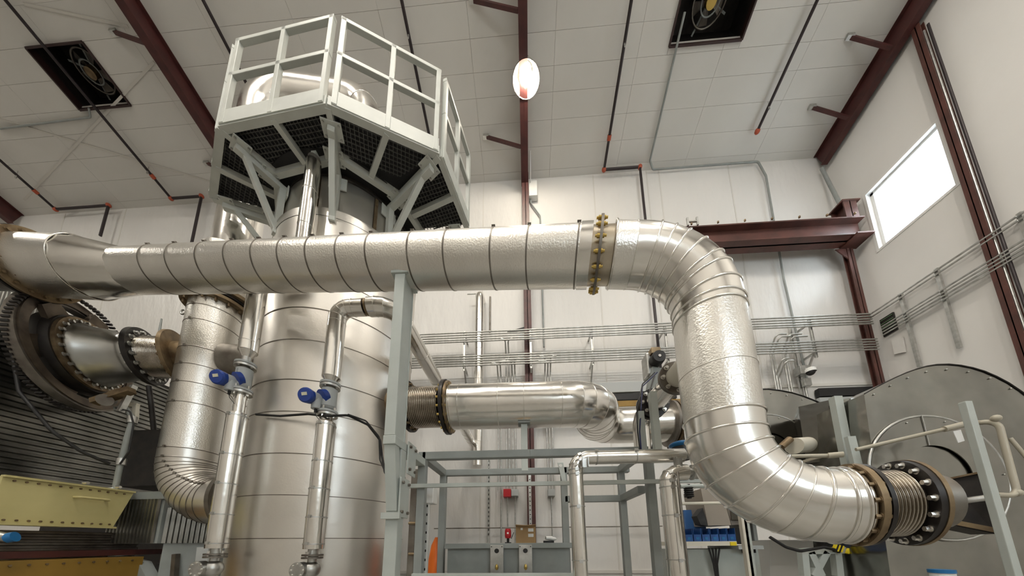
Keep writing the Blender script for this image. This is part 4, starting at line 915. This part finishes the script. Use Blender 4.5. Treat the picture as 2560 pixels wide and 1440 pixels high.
# silver vertical pipe against the wall and the thin pair at its top
x_ = at(1198, 850, 5.75).x; zt_ = at(1198, 735, 5.75).z
t = thing('wall_riser', 'bright vertical pipe on the back wall below the main pipe', 'pipe', (x_, 5.75, 1.5))
clad_pipe(t, path([(x_, 5.75, 3.15), (x_, 5.75, zt_), (x_, 5.98, zt_)], .1, .03), lambda s: .095, [.5, 1.2, 1.9, 2.6, 3.3], CLADS, bead=.004, n=24)
MB().tube([(-1.3, 5.8, zt_ + .06), (x_ - .1, 5.8, zt_ + .06)], .014, 8).build('tubing', GALV, cat='tube', label='thin horizontal tube just under the main pipe, right of the grey column')
x_ = at(1225, 800, 5.97).x; MB().tube([(x_, 5.98, at(1225, 735, 5.9).z), (x_, 5.98, at(1225, 828, 5.9).z)], .02, 8).build('conduit', DSTEEL, cat='conduit', label='short dark conduit just right of the bright wall riser')
# security camera and strut post at right
x_ = at(1995, 880, 5.8).x
t = thing('camera_post', 'slotted post with grey junction boxes beside the dome camera', 'post', (x_, 5.85, 3.8))
MB().chan((x_, 5.9, 4.2), (x_, 5.9, at(1985, 820, 5.9).z), .035, .05, .004, (0, -1, 0)).build('channel', GALV, t)
p = at(2006, 927, 5.8); MB().bb((p.x - .09, 5.74, p.z - .09), (p.x + .09, 5.9, p.z + .09)).build('junction_box', GALV, t, bevel=.005)
p = at(2018, 955, 5.8); MB().bb((p.x - .07, 5.78, p.z - .08), (p.x + .07, 5.9, p.z + .08)).build('junction_box', GALV, t, bevel=.005)
MB().tube([(p.x, 5.86, p.z - .08), (p.x + .02, 5.86, p.z - .9)], .02, 8).build('conduit', GALV, t)
p = at(2027, 930, 5.68); t = thing('dome_camera', 'white security camera with dark dome on the back wall', 'camera', p)
MB().slathe(p, (0, 0, 1), [(-.0, .085), (.06, .085), (.09, .05), (.10, .0)], 24).build('camera_body', WHITEP, t); MB().sph(p, .07, 20, 10).build('dark_dome', BLACK, t)
MB().beam(p + V((0, 0, .05)), (at(2008, 922, 5.8)), .04, .04).build('camera_arm', WHITEP, t)
# right wall racks
XC = XR - .10
for k, z in enumerate((6.18, 6.11)):
    MB().tube([(XC, 5.78, z), (XC, .8, z)], .015, 8).build('conduit', GALV, cat='conduit', label=['upper', 'lower'][k] + ' conduit of the high pair on the right end wall', group='upper conduit pair on the right wall')
for k in range(4):
    z = 5.79 - .058 * k; MB().tube([(XC, 5.62, z), (XC, .8, z)], .015, 8).build('conduit', GALV, cat='conduit', label=['topmost', 'second', 'third', 'lowest'][k] + ' of the four lower conduits on the right end wall', group='lower conduits on the right wall')
for px, y0, y1, l in [(2245, 735, 915, 'wall strut on the right end wall nearest the corner'), (2334, 672, 870, 'wall strut on the right end wall in the middle of the conduits'), (2540, 533, 760, 'wall strut on the right end wall beside the picture edge')]:
    a = atx(px, y0, XC); zb2 = atx(px + (y1 - y0) * .29, y1, XC).z
    t = thing('wall_strut', l, 'strut', (XC + .04, a.y, zb2), 'right wall struts')
    MB().beam((XC + .045, a.y, zb2), (XC + .045, a.y, a.z), .045, .045, (1, 0, 0)).build('channel', GALV, t)
    for z in [6.18, 6.11] + [5.79 - .058 * k for k in range(4)]:
        MB().torus((XC, a.y, z), (0, 1, 0), .018, .005, 12, 5).build('conduit_clamp', GALV, t)
# header ledges along the back wall
t = thing('door_header', 'pale grey header with dark slot across the back wall behind the bellows line', 'header', (1.3, 5.9, 4.2))
xa_, xb_ = at(1400, 965, 5.9).x, at(1690, 965, 5.9).x
MB().bb((xa_, 5.90, at(1550, 980, 5.9).z), (xb_, 5.97, at(1550, 955, 5.9).z)).build('header_board', MGREY, t)
MB().bb((xa_, 5.91, at(1550, 999, 5.91).z), (xb_, 5.97, at(1550, 981, 5.85).z)).build('dark_slot', BLACK, t)
MB().bb((xa_ - .6, 5.6, at(1550, 1016, 5.6).z), (xb_, 5.8, at(1550, 1002, 5.6).z)).build('amber_rail', OCH, t)
t = thing('door_header', 'dark door header on the back wall right of the large elbow', 'header', (6, 5.9, 4.2))
xa_, xb_ = at(2045, 975, 5.9).x, 7.15
MB().bb((xa_, 5.88, at(2100, 990, 5.9).z), (xb_, 5.97, at(2100, 970, 5.9).z)).build('dark_slot', BLACK, t)
MB().bb((xa_, 5.90, at(2100, 1060, 5.9).z), (xb_, 5.97, at(2100, 992, 5.9).z)).build('door_leaf', MGREY, t)
t = thing('corner_vent', 'small dark green louvred opening in the back right corner', 'vent', (7.1, 5.5, 5.7))
a = atx(2222, 812, XR - .03); MB().bb((XR - .03, a.y - .10, a.z - .18), (XR - .002, a.y + .12, a.z + .20)).build('opening', BLACKM, t)
for k in range(5): MB().box((XR - .035, a.y + .01, a.z - .14 + .075 * k), .01, .2, .03, Matrix.Rotation(.5, 3, 'Y')).build('louvre', mat('dark green', (.06, .10, .05), .5), t)
MB().prism([atx(2228, 850, XR - .04), atx(2255, 843, XR - .04), atx(2262, 880, XR - .04), atx(2235, 886, XR - .04)], (.03, 0, 0)).build('liner_flap', WALLM, cat='liner flap', label='loose white liner flap below the corner conduits')

# ================================================================== FAN HOUSINGS AT THE RIGHT
def volute(Y, pts, th, label, ringc, ringr, rivet_n, name='fan_housing'):
    P = [at(x, y, Y) for x, y in pts]; t = thing(name, label, 'fan housing', (sum(p.x for p in P) / len(P), Y, 0), 'fan housings')
    MB().prism(P, (0, th, 0)).build('side_plate', SHEET, t)
    arc = P[:-2]
    MB().tube([p + V((0, -.004, 0)) for p in arc], .005, 6).build('scroll_edge', BLACKM, t)
    for i in range(rivet_n):
        q = resample(arc, plen(arc) * (i + .5) / rivet_n, plen(arc) * (i + .5) / rivet_n + .001, 1)[0]; MB().sph(q + V((0, -.004, -.045)), .007, 6, 4).build('rivet', GALV, t)
    c = at(*ringc, Y - .01); MB().torus(c, (0, 1, 0), ringr, .010, 48, 6).build('inlet_ring', GALV, t)
    MB().ringd(c + V((0, -.004, 0)), (0, 1, 0), ringr * .5, ringr * .98, .006, 48).build('inlet_plate', SHEET, t)
    for k in range(10):
        q = 2 * PI * k / 10; MB().sph(c + V((math.cos(q), 0, math.sin(q))) * ringr * .93 + V((0, -.01, 0)), .006, 6, 4).build('rivet', GALV, t)
    MB().beam(c + V((-.02, -.012, ringr)), c + V((-.02, -.012, ringr * .5)), .006, .004, (0, 1, 0)).build('plate_seam', GALV, t)
    return t
arc = [(2160, 985)] + [(2190, 968), (2215, 955), (2240, 943), (2265, 932), (2290, 923), (2315, 916), (2340, 912), (2370, 911), (2400, 914), (2430, 920), (2460, 929), (2490, 942), (2520, 958), (2550, 978), (2585, 1005), (2625, 1045), (2665, 1095), (2700, 1160), (2730, 1250)]
volute(2.30, arc + [(2760, 1500), (2235, 1500)], .55, 'large riveted stainless fan housing at the right picture edge', (2345, 1190), 150 / 734 * 2.3, 14)
arc = [(1800, 1002), (1830, 988), (1860, 979), (1890, 974), (1920, 973), (1950, 976), (1980, 982), (2010, 991), (2040, 1003), (2070, 1018), (2095, 1035)]
volute(3.1, arc + [(2120, 1300), (1830, 1300)], .5, 'smaller curved stainless fan housing behind the large elbow', (1930, 1130), 98 / 734 * 3.1, 8)
t = thing('outlet_duct', 'square stainless duct box between the two fan housings', 'duct', at(2060, 1150, 2.65))
a, b, c, d = at(1996, 1017, 2.78), at(2078, 999, 2.60), at(2102, 1150, 2.60), at(2016, 1158, 2.78)
MB().prism([a, b, c, d], (.25, .35, 0)).build('duct_panel', SHEET, t)
a, b, c, d = at(2094, 1000, 2.50), at(2163, 991, 2.42), at(2196, 1160, 2.42), at(2120, 1165, 2.50); MB().prism([a, b, c, d], (.1, .3, 0)).build('duct_panel', SHEET, t)
a, b, c, d = at(2127, 995, 2.40), at(2160, 992, 2.38), at(2168, 1030, 2.38), at(2135, 1033, 2.40); MB().prism([a, b, c, d], (0, .015, 0)).build('patch_plate', GALV, t)
MB().beam(at(2128, 1200, 2.46), at(2088, 993, 2.46), .065, .05, (0, 1, 0)).build('corner_angle', GREY, t)
MB().beam(at(2142, 1165, 2.35), at(2124, 1092, 2.35), .06, .03, (0, 1, 0)).build('pale_bracket', GREY, t)
t = thing('drain_pipe', 'cream pipe rising from behind the flange past the grey post', 'pipe', at(2270, 1100, 2.1))
MB().tube([at(2140, 1124, 2.20), at(2365, 1072, 2.05)], .013, 12).build('pipe_run', DCREAM, t); MB().tube([at(2360, 1073, 2.05), at(2420, 1058, 2.02)], .020, 12).build('coupling', DCREAM, t)
q_ = at(2250, 1098, 2.12); MB().beam(q_, q_ + V((0, .2, .0)), .02, .02).build('pipe_hanger', GALV, t)
MB().prism([at(2383, 1078, 2.03), at(2402, 1074, 2.03), at(2412, 1102, 2.03), at(2396, 1107, 2.03)], (0, .003, 0)).build('paper_tag', WHITEP, t)
t = thing('drain_pipe', 'cream pipe along the foot of the square duct box', 'pipe', at(2040, 1140, 2.3))
MB().tube([at(1972, 1141, 2.36), at(2075, 1139, 2.28)], .016, 12).beam(at(2060, 1139, 2.30), at(2060, 1139, 2.30) + V((0, .5, 0)), .02, .02).build('pipe_run', DCREAM, t); MB().tube([at(2070, 1139, 2.28), at(2108, 1136, 2.24)], .022, 12).build('coupling', DCREAM, t)
t = thing('drain_loop', 'thick cream pipe loop with elbows right of the slanting grey post', 'pipe', at(2500, 1140, 1.95))
P = path([at(2452, 1055, 2.05), at(2492, 1040, 2.0), at(2545, 1240, 2.0), at(2490, 1237, 2.0)], [0, .06, .05, 0], .015); MB().tube(P, .016, 14).build('pipe_run', DCREAM, t)
for x, y in ((2490, 1046), (2543, 1232)): MB().sph(at(x, y, 2.0), .024, 14, 8).build('elbow_fitting', DCREAM, t)
MB().tube([at(2525, 1095, 2.0), at(2580, 1160, 1.98)], .010, 8).build('branch', DCREAM, t)
p0_ = at(2412, 1005, 1.90); xm = p0_.x
MB().beam((xm, 1.90, 0), (xm, 1.90, p0_.z), .042, .036, (0, 1, 0)).build('square_post', GREY, cat='post', label='thick light grey square post in front of the big fan housing', bevel=.004)
t = thing('fan_pedestal', 'dark fan bearing pedestal behind the black bolted flange', 'pedestal', at(2430, 1250, 2.0))
a, b, c, d = at(2372, 1197, 2.1), at(2455, 1180, 2.0), at(2490, 1335, 2.0), at(2390, 1315, 2.1); MB().prism([a, b, c, d], (.1, .18, 0)).build('pedestal_box', BLACKM, t)
MB().beam(a + V((0, -.01, 0)), b + V((0, -.01, 0)), .03, .012).build('top_flange', BRONZ, t); MB().beam(d + V((0, -.01, .02)), c + V((0, -.01, .02)), .03, .03).build('bottom_flange', BRONZ, t)
MB().tube([at(2410, 1252, 2.0), at(2475, 1243, 1.98)], .02, 12).build('shaft_cover', GALV, t)
# valve and white cylinder between elbow and duct box
t = thing('inlet_valve', 'bronze valve with white cylinder beside the large elbow', 'valve', at(1975, 1110, 2.6))
MB().tube([at(1952, 1118, 2.6), at(1975, 1098, 2.6)], .03, 12).build('valve_body', BRONZ, t); MB().cyl(at(1985, 1115, 2.6), at(2018, 1112, 2.7), .07, n=24).build('white_cylinder', CREAM, t)
# white panel, stands with black and yellow tape, cable under the big elbow
t = thing('machine_stand', 'grey welded machine stand with black and yellow taped corners', 'stand', at(2080, 1420, 2.6))
for a, b in [((2005, 1378), (2120, 1375)), ((2012, 1440), (2006, 1378)), ((2050, 1440), (2022, 1380)), ((2030, 1440), (2062, 1380)), ((2095, 1440), (2088, 1376)), ((2142, 1440), (2128, 1372))]:
    MB().beam(at(*a, 2.6), at(*b, 2.6), .05, .05, (0, 1, 0)).build('stand_bar', GREY, t)
for a, b in [((2084, 1368), (2106, 1373)), ((2118, 1376), (2145, 1378))]:
    p, q = at(*a, 2.56), at(*b, 2.56)
    for k in range(5):
        e = p.lerp(q, (k + .5) / 5); MB().box(e, abs(q.x - p.x) / 5.2, .02, .055 + .02 * (k % 2), Matrix.Rotation(.5, 3, 'Y')).build('tape_stripe', (TYEL, BLACK)[k % 2], t)
MB().tube(path([at(1925, 1343, 2.4), at(1965, 1368, 2.4), at(2000, 1378, 2.4), at(2060, 1368, 2.5), at(2095, 1376, 2.58)], .1, .03), .012, 8).build('power_cable', BLACK, cat='cable', label='black cable sagging under the large elbow')
MB().prism([at(1925, 1350, 3.4), at(2180, 1350, 3.4), at(2200, 1480, 3.4), at(1925, 1480, 3.4)], (0, .3, 0)).build('white_cabinet', WHITEP, cat='cabinet', label='white cabinet side standing behind the machine stand')
p = at(2355, 1432, 2.0); t = thing('blue_cap_bottle', 'blue topped container at the bottom right edge', 'container', p - V((0, 0, .1)))
MB().cyl(p - V((0, 0, .12)), p, .05, n=24).build('body', WHITEP, t); MB().cyl(p, p + V((0, 0, .02)), .054, n=24).build('blue_lid', BLUE2, t)
# work bench
WBY = 3.0
def q3(x0, y0, x1, y1, Y): a, b = at(x0, y0, Y), at(x1, y1, Y); return a, b
t = thing('work_bench', 'cream bench shelf edge with yellow tag beyond the slim pipes', 'bench', at(1770, 1430, WBY))
a, b = q3(1700, 1354, 1843, 1364, WBY); MB().bb((a.x, WBY, b.z), (b.x, WBY + .5, a.z)).build('shelf', CREAM, t)
a, b = q3(1826, 1355, 1842, 1364, WBY - .01); MB().bb((a.x, WBY - .012, b.z), (b.x, WBY, a.z)).build('yellow_tag', TYEL, t)
a, b = q3(1846, 1364, 1910, 1373, WBY); MB().bb((a.x, WBY, b.z), (b.x, WBY + .5, a.z)).build('side_shelf', MGREY, t)
a, b = q3(1700, 1374, 1930, 1475, WBY); MB().bb((a.x, WBY + .1, b.z), (b.x, WBY + .5, a.z)).build('cabinet_front', GREY, t)
a = at(1870, 1377, WBY + .08); MB().bb((a.x - .06, WBY + .06, a.z - .02), (a.x + .06, WBY + .08, a.z + .02)).build('black_handle', BLACK, t)
sh = at(1770, 1354, WBY).z
for i in range(6):
    x0_ = at(1706 + 21 * i, 1340, WBY + .1).x; t = thing('storage_bin', ['leftmost', 'second', 'third', 'fourth', 'fifth', 'rightmost'][i] + ' small blue open bin in the row on the bench shelf', 'bin', (x0_ + .04, WBY + .15, sh), 'blue bins on the bench shelf')
    MB().bb((x0_, WBY + .05, sh), (x0_ + .075, WBY + .06, sh + .07)).bb((x0_, WBY + .05, sh), (x0_ + .004, WBY + .25, sh + .13)).bb((x0_ + .071, WBY + .05, sh), (x0_ + .075, WBY + .25, sh + .13)).bb((x0_, WBY + .24, sh), (x0_ + .075, WBY + .25, sh + .13)).bb((x0_, WBY + .05, sh), (x0_ + .075, WBY + .25, sh + .005)).build('bin_shell', BINB, t)
    MB().bb((x0_ + .022, WBY + .047, sh + .02), (x0_ + .053, WBY + .05, sh + .045)).build('label_slot', BLUE2, t)
a, b = q3(1710, 1275, 1766, 1325, WBY + .35); MB().bb((a.x, WBY + .35, b.z), (b.x, WBY + .40, a.z)).build('blue_sheet', mat('blue sheet', (.05, .16, .42), .45), cat='sheet', label='light blue sheet standing behind the blue bins')
t = thing('tan_cabinet', 'tilted tan cabinet with shade-darkened side hanging above the blue bins', 'cabinet', at(1810, 1300, 3.2))
MB().prism([at(1752, 1221, 3.1), at(1802, 1221, 3.1), at(1828, 1313, 3.1), at(1770, 1314, 3.1)], (0, .35, 0)).build('front', TAN, t, bevel=.006)
MB().prism([at(1803, 1221, 3.12), at(1880, 1221, 3.12), at(1870, 1310, 3.12), at(1829, 1313, 3.12)], (0, .3, 0)).build('side', mat('shaded tan', (.19, .165, .14), .5), t)  # same tan darkened, painting the cabinet's side in shade
MB().prism([at(1742, 1290, 3.05), at(1757, 1270, 3.05), at(1770, 1315, 3.05), at(1752, 1312, 3.05)], (0, .1, 0)).build('black_tool', BLACK, t)
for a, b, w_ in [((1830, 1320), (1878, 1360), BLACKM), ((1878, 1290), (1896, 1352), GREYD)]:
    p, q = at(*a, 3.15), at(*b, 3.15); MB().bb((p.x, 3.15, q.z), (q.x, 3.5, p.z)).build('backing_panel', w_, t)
for x0_, y0_, Yq, r_, m_, lab in [(1700, 1216, 2.6, .020, GREY, 'grey rail crossing above the tan cabinet'), (1704, 1259, 2.6, .014, CREAM, 'cream pipe rail crossing in front of the tan cabinet')]:
    a = at(x0_, y0_, Yq); xe_ = at(1850, y0_, Yq).x; MB().tube([a, (xe_, Yq, a.z)], r_, 10).beam((xe_, Yq, a.z + r_), (xe_, Yq, 0), .04, .04, (0, 1, 0)).build('cross_rail', m_, cat='rail', label=lab)
p = at(1722, 1232, 2.6); t = thing('coil_mount', 'small black ribbed coil hanging beside the slim valve pipe', 'coil', p)
for k in range(5): MB().torus(p + V((0, 0, .04 - .018 * k)), (0, 0, 1), .032, .007, 20, 6).build('coil_turn', BLACK, t)
MB().cyl(p - V((0, 0, .05)), p + V((0, 0, .075)), .018, n=12).build('coil_core', BLACK, t)
for k in range(4):
    MB().tube([at(1772 + 9 * k, 1370, 3.05), at(1784 + 3 * k, 1410, 3.05), at(1790 + 2 * k, 1445, 3.05)], .008, 6).build('power_cable', BLACK, cat='cable', label=['leftmost', 'second', 'third', 'rightmost'][k] + ' black cable hanging below the bench shelf', group='cables hanging below the bench')

# ================================================================== MACHINERY ON THE LEFT
def corr(name, parent, o, u, v, Lu, Lv, n, pitch, dep, m=CORR):
    """trapezoid ribs stacked along u (length Lu), each running Lv along v; n = outward normal"""
    o = V(o); u = V(u).normalized(); v = V(v).normalized(); n = V(n).normalized(); k = int(Lu / pitch); prof = []
    for i in range(k): prof += [(i * pitch, 0), (i * pitch + pitch * .35, 0), (i * pitch + pitch * .5, dep), (i * pitch + pitch * .85, dep)]
    prof.append((k * pitch, 0)); mb = MB()
    A = [o + u * a + n * b for a, b in prof]; B = [p + v * Lv for p in A]
    for i in range(len(A) - 1): mb.add([A[i], A[i + 1], B[i + 1], B[i]], [(0, 1, 2, 3)])
    return mb.build(name, m, parent)
t = thing('ribbed_enclosure', 'long enclosure with corrugated metal side behind the large sprocket', 'enclosure', (-5.5, 3, 0))
zt_, zl_ = atx(400, 955, -4.95).z, atx(0, 1195, -4.95).z - .1
MB().bb((-6.6, 1.9, zl_), (-4.98, 5.3, zt_)).build('enclosure_box', BLACKM, t)
corr('corrugated_side', t, (-4.96, 1.9, zl_), (0, 0, 1), (0, 1, 0), zt_ - zl_, 3.4, (1, 0, 0), .055, .028)
a, b, c, d = at(-60, 722, 3.0), at(132, 770, 3.0), at(120, 822, 3.0), at(-60, 765, 3.0)
corr('corrugated_end', t, (a.x, 2.98, c.z - .05), (1, 0, 0), (0, 0, 1), (b.x - a.x), .62, (0, -1, 0), .06, .03)
MB().prism([at(-60, 764, 2.7), at(60, 792, 2.7), at(112, 815, 2.7), at(142, 830, 2.7), at(-60, 830, 2.7)], (0, .2, 0)).build('dark_gusset', GREYD, t)
MB().prism([at(112, 772, 2.94), at(150, 768, 2.94), at(140, 828, 2.94), at(104, 815, 2.94)], (0, .05, 0)).build('white_edge', WHITEP, t)
t = thing('yellow_chest', 'pale yellow bolted steel chest with a handle at the left edge', 'chest', (-3.95, 2.3, 1.77))
Yx = -3.75; mb = MB().prism([(Yx, 1.85, 1.77), (Yx, 2.47, 1.77), (Yx, 2.56, 2.10), (Yx, 1.85, 2.10)], (-.5, 0, 0)); mb.build('chest_body', YEL, t)
MB().bb((Yx - .02, 1.85, 2.095), (Yx + .02, 2.56, 2.11)).bb((Yx - .02, 1.85, 1.755), (Yx + .02, 2.48, 1.77)).build('flange_lip', YEL, t)
for k in range(12):
    for z in (2.075, 1.79):
        y_ = 1.90 + .054 * k
        if z < 1.9 and y_ > 2.44: continue
        MB().cyl((Yx, y_, z), (Yx + .008, y_, z), .008, n=6).build('bolt', BRONZ, t)
MB().tube(path([(Yx, 2.20, 2.0), (Yx + .05, 2.20, 2.0), (Yx + .05, 2.38, 2.0), (Yx, 2.38, 2.0)], .015, .01), .010, 8).build('handle', YEL, t)
for k in range(2): MB().cyl((Yx - .01, 2.24 + .2 * k, 2.13), (Yx + .03, 2.24 + .2 * k, 2.13), .012, n=8).build('hinge_pin', BOLT, t)
t = thing('ochre_chest', 'ochre painted steel chest cut by the lower left corner', 'chest', (-3.9, 2.3, 0))
MB().bb((-4.1, 1.8, .6), (-3.6, 2.62, 1.50)).build('chest_body', OCH, t)
for k in range(9): MB().cyl((-3.6, 1.9 + .08 * k, 1.47), (-3.592, 1.9 + .08 * k, 1.47), .008, n=6).build('bolt', BRONZ, t)
t = thing('ribbed_duct', 'grey corrugated duct elbow between the chests and the downcomer', 'duct', (-3.4, 2.8, 0))
a, b = at(285, 1250, 2.62), at(400, 1358, 2.62); x0_, x1_ = at(272, 1300, 2.62).x, at(400, 1300, 2.62).x
corr('corrugated_front', t, (x0_, 2.62, b.z), (1, 0, 0), (0, 0, 1), x1_ - x0_, a.z - b.z, (0, -1, 0), .036, .018)
MB().bb((x0_, 2.63, b.z), (x1_, 3.1, a.z + .02)).build('duct_body', GREYD, t); MB().bb((x0_ - .01, 2.60, a.z), (x1_ + .02, 2.66, a.z + .07)).build('top_flange', GREYD, t)
vd = V((.72, .55, 0)); corr('corrugated_side', t, (x1_ + .03, 2.64, b.z), vd, (0, 0, 1), .62, .34, (.55, -.72, 0), .036, .018)
MB().prism([(x1_ + .03, 2.66, b.z - .6), V((x1_ + .03, 2.66, b.z - .6)) + vd * .7, V((x1_ + .03, 2.66, b.z)) + vd * .7, (x1_ + .03, 2.66, b.z)], (-.1, .2, 0)).build('duct_body', GREYD, t)
t = thing('control_box', 'black control box hanging behind the large wheel', 'box', at(365, 1215, 2.75))
a, b = at(328, 1075, 2.72), at(400, 1215, 2.72); MB().bb((a.x, 2.72, b.z), (b.x + .1, 3.0, a.z)).build('box_body', BLACKM, t, bevel=.01)
MB().bb((a.x - .06, 2.74, b.z + .1), (a.x, 2.95, a.z - .12)).build('side_box', BLACKM, t, bevel=.01)
MB().tube(path([at(372, 965, 2.65), at(378, 1010, 2.68), at(385, 1078, 2.75)], .05), .022, 8).build('drive_chain', BLACKM, cat='chain', label='thick black chain hanging from the black bolted flange')
MB().tube(path([at(25, 850, 2.25), at(48, 980, 2.25), at(130, 1078, 2.35), at(205, 1130, 2.5), at(275, 1160, 2.65)], .2, .04), .015, 10).build('black_hose', BLACK, cat='hose', label='thick black hose running below the large wheel')
t = thing('cable_conduit', 'grey flexible conduit rising past the black control box', 'conduit', at(285, 1250, 2.5))
P = path([at(280, 1262, 2.5), at(300, 1165, 2.5), at(318, 1095, 2.5), at(333, 1045, 2.5), at(312, 1018, 2.5), at(290, 1022, 2.5)], .05, .02); MB().tube(P, .022, 10).build('conduit_run', GREYD, t)
for x, y in ((303, 1155), (281, 1228), (330, 1050)): MB().cyl(at(x, y + 8, 2.5), at(x + 2, y - 8, 2.5), .035, n=14).build('connector', GALV, t)
MB().tube(path([at(290, 1020, 2.46), at(325, 1028, 2.45), at(334, 1060, 2.45), at(322, 1130, 2.45), at(300, 1160, 2.45)], .05, .02), .008, 6).build('black_lead', BLACK, t)
t = thing('wheel_bearing', 'pale metal bearing bracket under the cone of the large wheel', 'bracket', at(290, 1010, 2.4))
MB().beam(at(235, 1005, 2.42), at(330, 975, 2.45), .07, .05).build('bracket_arm', BRONZ, t); MB().beam(at(300, 1030, 2.45), at(335, 965, 2.5), .04, .04).build('bracket_arm', GALV, t); MB().cyl(at(262, 1000, 2.4), at(272, 1000, 2.55), .055, n=20).build('bearing', DSTEEL, t)
MB().beam(at(318, 1010, 2.55), at(345, 1014, 2.55), .03, .04).beam(at(340, 1012, 2.55), at(338, 1050, 2.55), .03, .04).build('pale_angle', CREAM, t)
t = thing('base_machinery', 'dark steel base with brown beams filling the lower left corner', 'machine base', (-3.9, 3.2, 0))
MB().bb((-6.5, 3.35, 0), (-4.3, 3.9, 1.56)).bb((-4.3, 3.25, 0), (-3.3, 3.4, 1.4)).build('base_block', BLACKM, t)
MB().bb((-5.8, 3.2, 1.56), (-4.0, 3.6, 2.05)).build('dark_body', BLACKM, t)
corr('corrugated_low_side', t, (-3.95, 1.9, 1.50), (0, 0, 1), (0, 1, 0), .26, .9, (1, 0, 0), .045, .02, DSTEEL)
MB().beam((-3.78, 1.7, 1.54), (-3.78, 2.9, 1.54), .08, .05).build('brown_beam', RED, t)
for x in (412, 440): MB().beam(at(x - 8, 1480, 2.7), at(x, 1385, 2.7), .04, .04, (0, 1, 0)).build('slotted_post', DSTEEL, t)
MB().prism([at(492, 1368, 2.55), at(522, 1368, 2.55), at(512, 1470, 2.55), at(480, 1470, 2.55)], (0, .02, 0)).build('pale_panel', MGREY, t)
MB().prism([at(270, 1385, 2.6), at(345, 1405, 2.6), at(385, 1480, 2.6), at(250, 1480, 2.6)], (0, .1, 0)).build('grey_motor_cover', GREYD, t)
p = at(22, 1345, 1.86); t = thing('blue_valve', 'small blue valve at the left picture edge under the yellow chest', 'valve', p - V((0, 0, .05)))
MB().cyl(p - V((.01, 0, 0)), p + V((.02, .015, .01)), .035, n=20).build('valve_disc', BLUE2, t); MB().cyl(p - V((.06, .03, -.02)), p, .03, n=16).build('valve_body', GALV, t)
MB().cyl(at(398, 832, 3.6), at(404, 797, 3.6), .016, .010, 8).build('vent_stub', GREYD, cat='pipe', label='thin grey pipe tip sticking up behind the bronze flange')
